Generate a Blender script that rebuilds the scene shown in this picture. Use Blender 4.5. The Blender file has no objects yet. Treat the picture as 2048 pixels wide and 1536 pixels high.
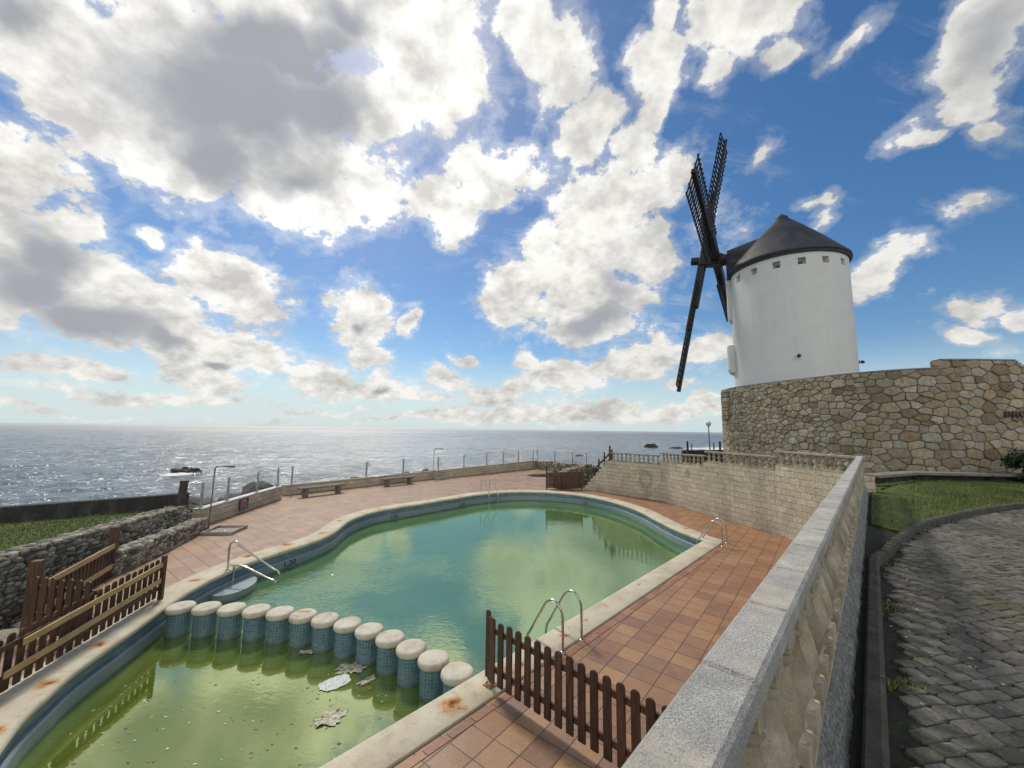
import bpy, bmesh, math, random
from mathutils import Vector, Matrix, noise
from mathutils.geometry import tessellate_polygon
R = math.radians
random.seed(7)
scene = bpy.context.scene
col = scene.collection

# ------------------------------------------------------------------ camera
CAM_H = 3.45
PITCH = math.atan(91 / 790.0)
ROLL = 0.01375
F_ = Vector((0, math.cos(PITCH), math.sin(PITCH)))
R0 = Vector((1, 0, 0))
U0 = R0.cross(F_)
CR = R0 * math.cos(ROLL) + U0 * math.sin(ROLL)
CU = -R0 * math.sin(ROLL) + U0 * math.cos(ROLL)
cam_d = bpy.data.cameras.new("camera")
cam = bpy.data.objects.new("camera", cam_d)
col.objects.link(cam)
cam_d.sensor_width = 36.0
cam_d.lens = 36.0 * 790 / 2048
cam_d.clip_start = 0.02
cam_d.clip_end = 60000
cam.matrix_world = Matrix(((CR.x, CU.x, -F_.x, 0), (CR.y, CU.y, -F_.y, 0), (CR.z, CU.z, -F_.z, CAM_H), (0, 0, 0, 1)))
scene.camera = cam

# ------------------------------------------------------------------ light
SUN_EL, SUN_AZ = R(50), R(-27)          # azimuth from +Y towards +X
SUN = Vector((math.cos(SUN_EL) * math.sin(SUN_AZ), math.cos(SUN_EL) * math.cos(SUN_AZ), math.sin(SUN_EL)))
sd = bpy.data.lights.new("sun", 'SUN')
sd.energy = 2.7
sd.angle = R(9)
sd.color = (1.0, 0.92, 0.79)
so = bpy.data.objects.new("sun", sd)
col.objects.link(so)
so.rotation_euler = SUN.to_track_quat('Z', 'Y').to_euler()
so.location = (0, 0, 40)
scene.view_settings.view_transform = 'Standard'
scene.view_settings.look = 'None'
scene.view_settings.exposure = 0.0
scene.view_settings.gamma = 1.0


# ------------------------------------------------------------------ node helper
class NT:
    def __init__(s, tree):
        s.t = tree
        s.l = tree.links

    def node(s, typ, **kw):
        n = s.t.nodes.new(typ)
        for k, v in kw.items():
            setattr(n, k, v)
        return n

    def put(s, sock, v):
        if v is None:
            return
        if isinstance(v, bpy.types.NodeSocket):
            s.l.new(v, sock)
        else:
            if isinstance(v, (tuple, list, Vector)) and sock.type == 'RGBA' and len(v) == 3:
                v = (*v, 1)
            sock.default_value = v

    def math(s, op, a, b=None, c=None, clamp=False):
        n = s.node('ShaderNodeMath', operation=op, use_clamp=clamp)
        s.put(n.inputs[0], a)
        s.put(n.inputs[1], b)
        s.put(n.inputs[2], c)
        return n.outputs[0]

    def vmath(s, op, a, b=None, scale=None):
        n = s.node('ShaderNodeVectorMath', operation=op)
        s.put(n.inputs[0], a)
        s.put(n.inputs[1], b)
        if scale is not None:
            s.put(n.inputs['Scale'], scale)
        return n.outputs['Value'] if op in ('LENGTH', 'DOT_PRODUCT', 'DISTANCE') else n.outputs[0]

    def noise(s, vec, scale, detail=4, rough=0.55, dist=0.0, colr=False):
        n = s.node('ShaderNodeTexNoise')
        s.put(n.inputs['Vector'], vec)
        s.put(n.inputs['Scale'], scale)
        n.inputs['Detail'].default_value = detail
        n.inputs['Roughness'].default_value = rough
        n.inputs['Distortion'].default_value = dist
        return n.outputs['Color'] if colr else n.outputs['Fac']

    def voro(s, vec, scale, feature='F1', out='Distance', rand=1.0):
        n = s.node('ShaderNodeTexVoronoi', feature=feature)
        s.put(n.inputs['Vector'], vec)
        s.put(n.inputs['Scale'], scale)
        n.inputs['Randomness'].default_value = rand
        return n.outputs[out]

    def map(s, vec, loc=(0, 0, 0), rot=(0, 0, 0), scale=(1, 1, 1), typ='POINT'):
        n = s.node('ShaderNodeMapping', vector_type=typ)
        s.put(n.inputs['Vector'], vec)
        n.inputs['Location'].default_value = loc
        n.inputs['Rotation'].default_value = rot
        n.inputs['Scale'].default_value = scale
        return n.outputs[0]

    def ramp(s, v, stops, interp='LINEAR'):
        n = s.node('ShaderNodeValToRGB')
        n.color_ramp.interpolation = interp
        e = n.color_ramp.elements
        while len(e) < len(stops):
            e.new(0.5)
        for i, (p, c) in enumerate(stops):
            e[i].position = p
            e[i].color = (*c, 1) if len(c) == 3 else c
        s.put(n.inputs[0], v)
        return n.outputs[0]

    def rng(s, v, a, b, c=0.0, d=1.0, smooth=False):
        n = s.node('ShaderNodeMapRange', interpolation_type='SMOOTHSTEP' if smooth else 'LINEAR')
        s.put(n.inputs[0], v)
        for i, x in enumerate((a, b, c, d)):
            s.put(n.inputs[i + 1], x)
        return n.outputs[0]

    def mix(s, f, a, b, mode='MIX'):
        n = s.node('ShaderNodeMix', data_type='RGBA', blend_type=mode)
        s.put(n.inputs[0], f)
        s.put(n.inputs[6], a)
        s.put(n.inputs[7], b)
        return n.outputs[2]

    def bump(s, h, strength=0.5, dist=0.02, nrm=None):
        n = s.node('ShaderNodeBump')
        n.inputs['Strength'].default_value = strength
        n.inputs['Distance'].default_value = dist
        s.put(n.inputs['Height'], h)
        s.put(n.inputs['Normal'], nrm)
        return n.outputs[0]

    def sep(s, v):
        n = s.node('ShaderNodeSeparateXYZ')
        s.put(n.inputs[0], v)
        return n.outputs

    def comb(s, x, y, z):
        n = s.node('ShaderNodeCombineXYZ')
        s.put(n.inputs[0], x)
        s.put(n.inputs[1], y)
        s.put(n.inputs[2], z)
        return n.outputs[0]

    def attr(s, name):
        return s.node('ShaderNodeAttribute', attribute_name=name).outputs


def material(name, fn):
    m = bpy.data.materials.new(name)
    m.use_nodes = True
    t = NT(m.node_tree)
    b = m.node_tree.nodes['Principled BSDF']
    co = t.node('ShaderNodeTexCoord').outputs['Object']
    gp = t.node('ShaderNodeNewGeometry').outputs['Position']
    r = fn(t, co, gp)
    for k, v in r.items():
        t.put(b.inputs[k], v)
    return m


# ------------------------------------------------------------------ sky
def build_world():
    w = bpy.data.worlds.new("World")
    scene.world = w
    w.use_nodes = True
    t = NT(w.node_tree)
    bg = w.node_tree.nodes['Background']
    sky = t.node('ShaderNodeTexSky', sky_type='NISHITA')
    sky.sun_disc = False
    sky.sun_elevation = SUN_EL
    sky.sun_rotation = SUN_AZ
    sky.air_density = 1.0
    sky.dust_density = 0.4
    sky.ozone_density = 2.0
    d = t.node('ShaderNodeTexCoord').outputs['Generated']
    d = t.vmath('NORMALIZE', d)
    sx, sy, sz = t.sep(d)
    # slight widening of lookups near the horizon, so that clouds shrink with distance
    den = t.math('MULTIPLY_ADD', t.math('MAXIMUM', sz, 0.0), 0.5, 0.33)
    q = t.vmath('DIVIDE', d, t.comb(den, den, den))
    wn = t.vmath('SUBTRACT', t.noise(d, 5.0, 3, colr=True), (0.5, 0.5, 0.5))
    wn2 = t.vmath('SUBTRACT', t.noise(d, 16.0, 3, colr=True), (0.5, 0.5, 0.5))
    dw = t.vmath('ADD', d, t.vmath('SCALE', wn, scale=0.13))
    dw = t.vmath('ADD', dw, t.vmath('SCALE', wn2, scale=0.045))

    def pdir(x, y):
        return (F_ + CR * ((x - 1024) / 790) + CU * ((768 - y) / 790)).normalized()

    def blob(vec, x, y, rx, ry, rot=0.0, wgt=1.0):
        c = pdir(x, y)
        a = R(rot)
        e1 = pdir(x + 4 * math.cos(a), y + 4 * math.sin(a)) - c
        e2 = pdir(x - 4 * math.sin(a), y + 4 * math.cos(a)) - c
        s1, s2 = e1.length / 4 * rx * .90, e2.length / 4 * ry * .90
        e1 = (e1 - c * e1.dot(c)).normalized()
        e2 = (e2 - e1 * e2.dot(e1) - c * e2.dot(c)).normalized()
        e3 = e1.cross(e2)
        rotm = Matrix((e1, e2, e3)).transposed()
        m = t.map(vec, c, rotm.to_euler(), (s1, s2, 0.5), 'TEXTURE')
        ln = t.vmath('LENGTH', m)
        return t.math('MULTIPLY_ADD', ln, -wgt, wgt)

    def cover(vec, lst):
        acc = None
        for b in lst:
            vv = vec
            if acc is not None and lst.index(b) % 2 == 0:         # a dependency that keeps the shader's stack small
                n = t.node('ShaderNodeVectorMath', operation='MULTIPLY_ADD')
                t.put(n.inputs[0], acc)
                t.put(n.inputs[1], (1e-7, 1e-7, 1e-7))
                t.put(n.inputs[2], vec)
                vv = n.outputs[0]
            v = blob(vv, *b)
            if acc is None:
                acc = v
            else:
                n = t.node('ShaderNodeMath', operation='SMOOTH_MAX')
                t.put(n.inputs[0], acc)
                t.put(n.inputs[1], v)
                n.inputs[2].default_value = 0.10
                acc = n.outputs[0]
        return acc

    clouds = [
        # the great cloud upper left
        (470, 150, 420, 230, 5), (620, 330, 260, 190, 10), (90, 90, 240, 230, 20), (850, 120, 170, 210, 10),
        (330, 290, 300, 110, 25), (700, 420, 130, 85, -15), (560, -60, 600, 140, 0), (690, 50, 150, 110, 0), (730, 215, 170, 130, 0),
        # its left neighbour
        (20, 370, 175, 140, 30), (80, 540, 260, 165, 15), (230, 630, 290, 110, 15), (350, 660, 230, 75, 25),
        (450, 575, 165, 100, 40), (310, 470, 60, 35, 20), (480, 700, 130, 45, 10), (150, 450, 90, 70, 40),
        # small ones over the sea
        (718, 640, 85, 75, 15), (745, 712, 55, 30, 0), (820, 640, 22, 34, 10), 
        (650, 748, 105, 44, 5), (110, 742, 110, 32, 5), (235, 760, 80, 22, 5), (410, 760, 110, 34, 5),
        (770, 772, 65, 34), (835, 795, 80, 16, 8), (935, 721, 36, 14), (905, 768, 80, 24, 8), (985, 790, 90, 30, 5),
        # middle
        (1110, 130, 115, 130, 30), (1165, 255, 80, 95, 20), (1055, 40, 90, 80),
        (1300, 130, 90, 125, 0), (1320, 30, 50, 80), (1285, 235, 40, 60, 10),
        (895, 415, 95, 80, 10), (985, 385, 75, 60, -20), (1045, 345, 60, 50, -30, 0.55), (940, 330, 60, 60, 0, 0.5),
        (1160, 580, 195, 125, 0), (1215, 440, 120, 130, 0), (1105, 485, 60, 60), (1290, 520, 80, 110, 0),
        (1165, 655, 150, 55, 5), (1030, 590, 90, 70), (1320, 370, 70, 90, 10, 0.6), (1255, 310, 60, 60, 0, 0.7), (1430, 440, 55, 75, 10, 0.5),
        (1290, 722, 210, 40, -14), (1420, 690, 90, 40, -10), (1062, 728, 34, 34), (1130, 752, 110, 32, -8), (1060, 780, 90, 20),
        # upper right
        (1465, 60, 125, 130, 10), (1560, 20, 110, 80, -20), (1430, 160, 60, 45, -30, 0.6), (1560, 120, 80, 26, -32, 0.6),
        (1715, 55, 110, 26, -50, 0.45), (2020, 50, 160, 150, 0), (1950, 150, 150, 90, -40), (1850, 262, 90, 34, -38, 0.7), (1990, 240, 90, 55, -30, 0.8),
        (1775, 545, 105, 52, -38), (1735, 570, 60, 45), (1930, 425, 75, 30, -10, 0.5), (1945, 620, 75, 38, -35), (1925, 675, 80, 26),
        (2035, 625, 60, 34), (2040, 722, 50, 16), (1505, 320, 50, 18, -45, 0.45), (1640, 405, 50, 14, 0, 0.45), (1645, 448, 40, 22, -30, 0.45),
        # low banks
        (1180, 822, 200, 34, -2), (1370, 815, 110, 34), (930, 838, 180, 18), (1370, 756, 36, 12), (1410, 790, 34, 16),
        (300, 797, 330, 13, 1, 0.7), (650, 812, 140, 7, 0, 0.6), (120, 832, 300, 10, 1, 0.6), (700, 842, 260, 8, 0, 0.55), (1700, 836, 420, 26, 1),
        # outside the frame
        (900, -420, 600, 300, 0), (-500, 100, 420, 300), (-420, 640, 360, 120), (2700, 300, 420, 200, -20), (2500, 720, 380, 90),
    ]
    behind = t.math('SUBTRACT', t.noise(q, 1.3, 3), 0.44)  # unseen cloud cover at the camera's back, thickened as fill light
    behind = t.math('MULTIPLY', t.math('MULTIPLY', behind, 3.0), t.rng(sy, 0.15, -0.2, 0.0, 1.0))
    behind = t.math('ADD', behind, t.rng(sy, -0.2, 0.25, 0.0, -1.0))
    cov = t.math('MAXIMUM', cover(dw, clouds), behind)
    fb = t.noise(q, 3.6, 12, 0.64)
    fine = t.noise(q, 12.0, 8, 0.66)
    dens = t.math('MULTIPLY_ADD', t.math('SUBTRACT', fb, 0.5), 1.9, cov)
    dens = t.math('MULTIPLY_ADD', t.math('SUBTRACT', fine, 0.5), 1.1, dens)
    body = t.rng(dens, 0.03, 0.30, smooth=True)
    veil = t.math('MULTIPLY', t.rng(dens, -0.26, 0.14, smooth=True), 0.30)
    streak = t.noise(t.map(q, rot=(0.0, 0.3, 0.75), scale=(1.0, 4.2, 1.0)), 2.2, 8, 0.66, 0.5)
    streak = t.math('MULTIPLY', t.rng(streak, 0.52, 0.74, smooth=True), t.rng(dens, -0.75, 0.0, 0.0, 0.42))
    alpha = t.math('MAXIMUM', t.math('MAXIMUM', body, veil), streak)
    alpha = t.math('MULTIPLY', alpha, t.rng(sz, -0.01, 0.03))
    # grey cores where a cloud is thick
    cores = [
        (470, 200, 330, 180, 8), (640, 200, 150, 130, 0), (430, 300, 160, 100, 20), (560, 90, 300, 90, 0), (30, 30, 120, 130, 30),
        (60, 560, 190, 95, 5), (200, 640, 210, 75, 15), (120, 510, 130, 80, 35), (330, 690, 90, 30, 20), (700, 40, 110, 80, 20, 0.8),
        (1180, 655, 110, 45, -5), (455, 728, 40, 14), (715, 655, 32, 20), (1240, 590, 60, 70, 0, 0.6), (770, 782, 24, 12, 0, 0.8), (600, 350, 170, 70, 10, 0.8),
        (2030, 60, 150, 140, 0, 0.6),
    ]
    core = cover(dw, cores)
    core = t.math('MULTIPLY_ADD', t.math('SUBTRACT', t.noise(q, 2.2, 6, 0.55), 0.5), 0.9, core)
    core = t.rng(t.math('MULTIPLY_ADD', t.math('SUBTRACT', fine, 0.5), 0.35, core), -0.12, 0.75, smooth=True)
    # relief: denser towards the sun means less light
    qs = t.vmath('ADD', q, (SUN.x * 0.03, SUN.y * 0.03, SUN.z * 0.07))
    relief = t.math('SUBTRACT', t.noise(qs, 7.0, 7, 0.58), t.noise(q, 7.0, 7, 0.58))
    ql = t.vmath('ADD', q, (SUN.x * 0.09, SUN.y * 0.09, SUN.z * 0.16))
    big = t.math('SUBTRACT', t.noise(ql, 2.9, 4, 0.55), t.noise(q, 2.9, 4, 0.55))
    relief = t.math('MULTIPLY_ADD', big, 0.7, relief)
    relief = t.rng(relief, -0.14, 0.20, 1.08, 0.66)
    # thin rims glow, thick middles are a little greyer
    soft = t.rng(dens, 0.10, 1.2, 1.03, 0.90)
    glow = t.math('POWER', t.math('MAXIMUM', t.vmath('DOT_PRODUCT', d, tuple(SUN)), 0.0), 5.0)
    side = t.rng(glow, 0.0, 0.75, 0.80, 1.12)
    # unseen front-lit clouds opposite the sun, brightened as added fill light
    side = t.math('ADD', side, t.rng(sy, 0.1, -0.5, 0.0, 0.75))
    lit = t.math('MULTIPLY', t.math('MULTIPLY', relief, soft), side)
    white = t.vmath('SCALE', (1.0, 0.98, 0.935), scale=t.math('MULTIPLY', lit, 10.1))
    grey = t.mix(t.noise(q, 1.5, 3), (3.3, 3.5, 3.9), (4.6, 4.75, 5.0))
    cc = t.mix(core, white, grey)
    # blue: Nishita, deepened away from the sun, hazy at the horizon
    hs = t.node('ShaderNodeHueSaturation')
    hs.inputs['Saturation'].default_value = 1.28
    hs.inputs['Value'].default_value = 1.0
    t.put(hs.inputs['Color'], sky.outputs[0])
    blue = hs.outputs[0]
    haze = t.rng(sz, 0.0, 0.20, 0.85, 0.0, smooth=True)
    blue = t.mix(haze, blue, (6.0, 7.4, 8.0))
    final = t.mix(alpha, blue, cc)
    t.put(bg.inputs['Color'], final)
    bg.inputs['Strength'].default_value = 0.1
    w.cycles.sampling_method = 'MANUAL'
    w.cycles.sample_map_resolution = 1024


build_world()

# ------------------------------------------------------------------ object helpers


def tag(o, label=None, cat=None, group=None, kind=None):
    if label:
        o['label'] = label
    if cat:
        o['category'] = cat
    if group:
        o['group'] = group
    if kind:
        o['kind'] = kind
    return o


def empty(name, loc, rz=0.0):
    o = bpy.data.objects.new(name, None)
    o.empty_display_size = 0.2
    o.location = loc
    o.rotation_euler = (0, 0, rz)
    col.objects.link(o)
    return o


def copy_tree(o, parent=None):
    c = o.copy()
    col.objects.link(c)
    if parent:
        c.parent = parent
    for ch in [x for x in bpy.data.objects if x.parent == o]:
        copy_tree(ch, c)
    return c


class MB:
    def __init__(s):
        s.v, s.f, s.c, s.sm = [], [], [], []
        s.tint = 1.0

    def add(s, vs, fs, tint=None, smooth=False):
        o = len(s.v)
        s.v += [tuple(x) for x in vs]
        for f in fs:
            s.f.append([o + i for i in f])
            s.c.append(s.tint if tint is None else tint)
            s.sm.append(smooth)

    def box(s, c, size, rz=0.0, ax=None, bev=0.0, tint=None):
        """box centred at c; ax = (ex,ey,ez) axes or rotation rz"""
        if ax is None:
            ca, sa = math.cos(rz), math.sin(rz)
            ax = (Vector((ca, sa, 0)), Vector((-sa, ca, 0)), Vector((0, 0, 1)))
        c = Vector(c)
        hx, hy, hz = size[0] / 2, size[1] / 2, size[2] / 2
        if bev <= 0:
            vs = [c + ax[0] * (hx * i) + ax[1] * (hy * j) + ax[2] * (hz * k) for k in (-1, 1) for i, j in ((-1, -1), (1, -1), (1, 1), (-1, 1))]
            s.add(vs, [(3, 2, 1, 0), (4, 5, 6, 7), (0, 1, 5, 4), (1, 2, 6, 5), (2, 3, 7, 6), (3, 0, 4, 7)], tint)
            return
        b = min(bev, hx * .9, hy * .9, hz * .9)
        rings = []
        for z, e in ((-hz, b), (-hz + b, 0), (hz - b, 0), (hz, b)):
            x, y = hx - e, hy - e
            rings.append([(-x + (b - e), -y), (x - (b - e), -y), (x, -y + (b - e)), (x, y - (b - e)), (x - (b - e), y), (-x + (b - e), y), (-x, y - (b - e)), (-x, -y + (b - e))] if e == 0 else
                         [(-x + .0, -y), (x, -y), (x, -y), (x, y), (x, y), (-x, y), (-x, y), (-x, -y)])
            rings[-1] = [c + ax[0] * p[0] + ax[1] * p[1] + ax[2] * z for p in rings[-1]]
        vs = [p for r in rings for p in r]
        fs = [tuple(range(7, -1, -1)), tuple(range(24, 32))]
        for k in range(3):
            for i in range(8):
                j = (i + 1) % 8
                fs.append((k * 8 + i, k * 8 + j, k * 8 + 8 + j, k * 8 + 8 + i))
        s.add(vs, fs, tint)

    def bar(s, p, q, w, h, up=(0, 0, 1), tint=None, bev=0.0):
        p, q = Vector(p), Vector(q)
        d = (q - p)
        L = d.length
        d.normalize()
        side = d.cross(Vector(up)).normalized()
        u = side.cross(d)
        s.box((p + q) / 2, (L, w, h), ax=(d, side, u), tint=tint, bev=bev)

    def tube(s, pts, r, n=10, cap=True, tint=None):
        pts = [Vector(p) for p in pts]
        rr = r if isinstance(r, (list, tuple)) else [r] * len(pts)
        vs, prev = [], None
        for i, p in enumerate(pts):
            d = (pts[min(i + 1, len(pts) - 1)] - pts[max(i - 1, 0)]).normalized()
            if prev is None:
                a = Vector((0, 0, 1)) if abs(d.z) < 0.9 else Vector((1, 0, 0))
                u = d.cross(a).normalized()
            else:
                u = (prev - d * prev.dot(d)).normalized()
            prev = u
            w = d.cross(u)
            for k in range(n):
                a = 2 * math.pi * k / n
                vs.append(p + (u * math.cos(a) + w * math.sin(a)) * rr[i])
        fs = []
        for i in range(len(pts) - 1):
            for k in range(n):
                j = (k + 1) % n
                fs.append((i * n + k, i * n + j, i * n + n + j, i * n + n + k))
        s.add(vs, fs, tint, True)
        if cap:
            s.add(vs[:n], [tuple(range(n - 1, -1, -1))], tint)
            s.add(vs[-n:], [tuple(range(n))], tint)

    def lathe(s, c, prof, n=20, tint=None, smooth=True, a0=0.0, a1=2 * math.pi):
        c = Vector(c)
        full = abs(a1 - a0 - 2 * math.pi) < 1e-6
        m = n if full else n + 1
        vs = [c + Vector((r * math.cos(a0 + (a1 - a0) * k / n), r * math.sin(a0 + (a1 - a0) * k / n), z)) for r, z in prof for k in range(m)]
        fs = []
        for i in range(len(prof) - 1):
            for k in range(n):
                j = (k + 1) % m
                fs.append((i * m + k, i * m + j, i * m + m + j, i * m + m + k))
        s.add(vs, fs, tint, smooth)
        if full:
            if prof[0][0] > 1e-4:
                s.add(vs[:m], [tuple(range(m - 1, -1, -1))], tint)
            if prof[-1][0] > 1e-4:
                s.add(vs[-m:], [tuple(range(m))], tint)

    def prism(s, pts, z0, z1, tint=None, top=True):
        """vertical prism over a polygon (list of xy, ccw); z1 may be a function"""
        fz = z1 if callable(z1) else (lambda x, y: z1)
        a = 0
        n = len(pts)
        for i in range(n):
            a += pts[i][0] * pts[(i + 1) % n][1] - pts[(i + 1) % n][0] * pts[i][1]
        if a < 0:
            pts = pts[::-1]
        vs = [(x, y, z0) for x, y in pts] + [(x, y, fz(x, y)) for x, y in pts]
        fs = [(i, (i + 1) % n, n + (i + 1) % n, n + i) for i in range(n)]
        s.add(vs, fs, tint)
        if top:
            tri = tessellate_polygon([[Vector((x, y, 0)) for x, y in pts]])
            for tr in tri:
                p = [pts[i] for i in tr]
                if (p[1][0] - p[0][0]) * (p[2][1] - p[0][1]) - (p[2][0] - p[0][0]) * (p[1][1] - p[0][1]) < 0:
                    tr = tr[::-1]
                s.add([vs[n + i] for i in tr], [(0, 1, 2)], tint)

    def build(s, name, m, parent=None, loc=None):
        me = bpy.data.meshes.new(name)
        me.from_pydata(s.v, [], s.f)
        me.materials.append(m)
        at = me.attributes.new("tint", 'FLOAT', 'FACE')
        at.data.foreach_set("value", s.c)
        me.polygons.foreach_set("use_smooth", s.sm)
        me.update()
        o = bpy.data.objects.new(name, me)
        col.objects.link(o)
        if parent:
            o.parent = parent
        if loc:
            o.location = loc
        return o


def ico(sub=1):
    bm = bmesh.new()
    bmesh.ops.create_icosphere(bm, subdivisions=sub, radius=1)
    vs = [v.co.copy() for v in bm.verts]
    fs = [[v.index for v in f.verts] for f in bm.faces]
    bm.free()
    return vs, fs


ICO1, ICO2, ICO3, ICO4 = ico(1), ico(2), ico(3), ico(4)


def spline(pts, n=6, closed=False):
    out = []
    N = len(pts)
    for i in range(N if closed else N - 1):
        p0, p1, p2, p3 = (pts[(i + k - 1) % N] if closed else pts[min(max(i + k - 1, 0), N - 1)] for k in range(4))
        for j in range(n):
            u = j / n
            out.append(tuple(0.5 * ((2 * p1[a]) + (-p0[a] + p2[a]) * u + (2 * p0[a] - 5 * p1[a] + 4 * p2[a] - p3[a]) * u * u + (-p0[a] + 3 * p1[a] - 3 * p2[a] + p3[a]) * u ** 3) for a in range(len(p1))))
    if not closed:
        out.append(tuple(pts[-1]))
    return out


# ------------------------------------------------------------------ materials
TA = math.atan2(0.54, 0.43)             # direction of the tile courses


def f_tiles(t, co, gp):
    m = t.map(gp, (0.14 * 0, 0, 0), (0, 0, -TA))
    x, y, z = t.sep(m)
    # measured grid phase: a joint crossing at (-0.14, 4.85)
    c, s_ = math.cos(-TA), math.sin(-TA)
    ox, oy = -0.14 * c - 4.85 * s_, -0.14 * s_ + 4.85 * c
    S = 0.350
    u = t.math('DIVIDE', t.math('SUBTRACT', x, ox), S)
    v = t.math('DIVIDE', t.math('SUBTRACT', y, oy), S)
    fu, fv = t.math('FRACT', u), t.math('FRACT', v)
    du = t.math('MINIMUM', fu, t.math('SUBTRACT', 1.0, fu))
    dv = t.math('MINIMUM', fv, t.math('SUBTRACT', 1.0, fv))
    e = t.math('MINIMUM', du, dv)
    wob = t.math('MULTIPLY', t.math('SUBTRACT', t.noise(gp, 9, 3), 0.5), 0.014)
    grout = t.rng(t.math('ADD', e, wob), 0.010, 0.026, 1.0, 0.0)
    cell = t.comb(t.math('FLOOR', u), t.math('FLOOR', v), 0.0)
    wn = t.node('ShaderNodeTexWhiteNoise', noise_dimensions='2D')
    t.put(wn.inputs['Vector'], cell)
    base = t.ramp(wn.outputs['Value'], [(0.0, (.165, .082, .052)), (0.25, (.22, .112, .062)), (0.5, (.31, .165, .080)), (0.72, (.37, .21, .095)), (0.88, (.26, .125, .062)), (1.0, (.185, .098, .068))])
    x2 = t.sep(gp)
    red = t.rng(x2[0], -1.0, 6.0)
    base = t.mix(t.math('MULTIPLY', red, 0.6), base, (.33, .145, .060))
    # sky sheen painted into the tile colour: paler deck seaward of the pool
    pale = t.rng(t.math('MULTIPLY_ADD', x2[0], -0.16, t.math('MULTIPLY', x2[1], 0.02)), 0.5, 1.2)
    base = t.mix(t.math('MULTIPLY', pale, 0.36), base, (.38, .225, .145))
    patch = t.rng(t.noise(gp, 1.1, 5, 0.6), 0.42, 0.72)
    base = t.mix(t.math('MULTIPLY', patch, 0.26), base, (.46, .34, .24))
    scuff = t.rng(t.noise(t.map(gp, rot=(0, 0, .6), scale=(1, .25, 1)), 2.4, 6, .68), .52, .70)
    base = t.mix(t.math('MULTIPLY', scuff, .30), base, (.13, .09, .06))
    dirt = t.rng(t.noise(gp, 26, 5, 0.65), 0.35, 0.75, 0.82, 1.12)
    base = t.mix(1.0, base, t.comb(dirt, dirt, dirt), 'MULTIPLY')
    blot = t.rng(t.noise(gp, 4.5, 4, 0.6), 0.60, 0.74)
    base = t.mix(t.math('MULTIPLY', blot, 0.35), base, (.10, .065, .045))
    colr = t.mix(grout, base, t.mix(pale, (.050, .033, .024), (.075, .05, .038)))
    h = t.math('MULTIPLY_ADD', grout, -1.0, t.math('MULTIPLY', t.noise(gp, 40, 3), 0.25))
    return {'Base Color': colr, 'Roughness': t.rng(t.noise(gp, 3, 4), .3, .7, .38, .62), 'Normal': t.bump(h, 0.6, 0.004), 'Specular IOR Level': 0.5}


def f_border(t, co, gp):
    w = t.attr('tint')['Fac']
    c = t.ramp(w, [(0, (.20, .085, .05)), (.5, (.27, .12, .07)), (1, (.33, .17, .10))])
    n = t.rng(t.noise(gp, 22, 5, .65), .3, .7, .75, 1.15)
    return {'Base Color': t.mix(1.0, c, t.comb(n, n, n), 'MULTIPLY'), 'Roughness': .55, 'Normal': t.bump(t.noise(gp, 50, 3), .3, .003)}


def f_coping(t, co, gp):
    n1 = t.noise(gp, 1.6, 6, .6)
    base = t.ramp(n1, [(.3, (.43, .37, .25)), (.5, (.56, .50, .37)), (.7, (.62, .58, .47))])
    sp = t.rng(t.noise(gp, 170, 2, .7), .3, .7, .72, 1.15)
    base = t.mix(1.0, base, t.comb(sp, sp, sp), 'MULTIPLY')
    grime = t.rng(t.noise(gp, 5.5, 6, .68), .52, .72)
    base = t.mix(t.math('MULTIPLY', grime, .45), base, (.25, .21, .13))
    # rust marks left by fixings
    wv = t.vmath('ADD', gp, t.vmath('SCALE', t.vmath('SUBTRACT', t.noise(gp, 7, 4, colr=True), (.5, .5, .5)), scale=.22))
    acc = None
    for (x, y, r) in ((-.68, 5.33, .24), (-.02, 6.06, .26), (.42, 6.55, .12), (.18, 6.2, .14), (-6.95, 10.9, .22), (-6.5, 12.0, .3), (-6.1, 13.3, .22), (-6.98, 9.2, .16),
                      (-6.75, 8.0, .15), (-6.4, 6.6, .16), (-6.1, 5.65, .18), (-5.75, 4.8, .22), (-6.3, 15.0, .2), (-5.6, 17.3, .2), (-3.9, 19.3, .2), (5.9, 17.6, .18), (6.3, 14.6, .2),
                      (1.4, 7.6, .08), (1.9, 8.25, .08), (2.9, 9.3, .09), (.95, 7.05, .10), (3.6, 22.0, .18), (5.1, 20.4, .2), (-2.6, 20.6, .16), (.7, 22.8, .16), (5.0, 12.3, .1)):
        dd = t.rng(t.vmath('DISTANCE', wv, (x, y, .03)), 0.0, r, 1.0, 0.0, smooth=True)
        acc = dd if acc is None else t.math('MAXIMUM', acc, dd)
    rust = t.math('MULTIPLY', acc, t.rng(t.noise(gp, 6, 5, .7), .3, .62))
    base = t.mix(t.rng(rust, 0.02, .5), base, (.44, .20, .05))
    base = t.mix(t.rng(rust, .42, .85), base, (.10, .028, .008))
    return {'Base Color': base, 'Roughness': .82, 'Normal': t.bump(t.noise(gp, 120, 4, .7), .5, .004)}


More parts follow.
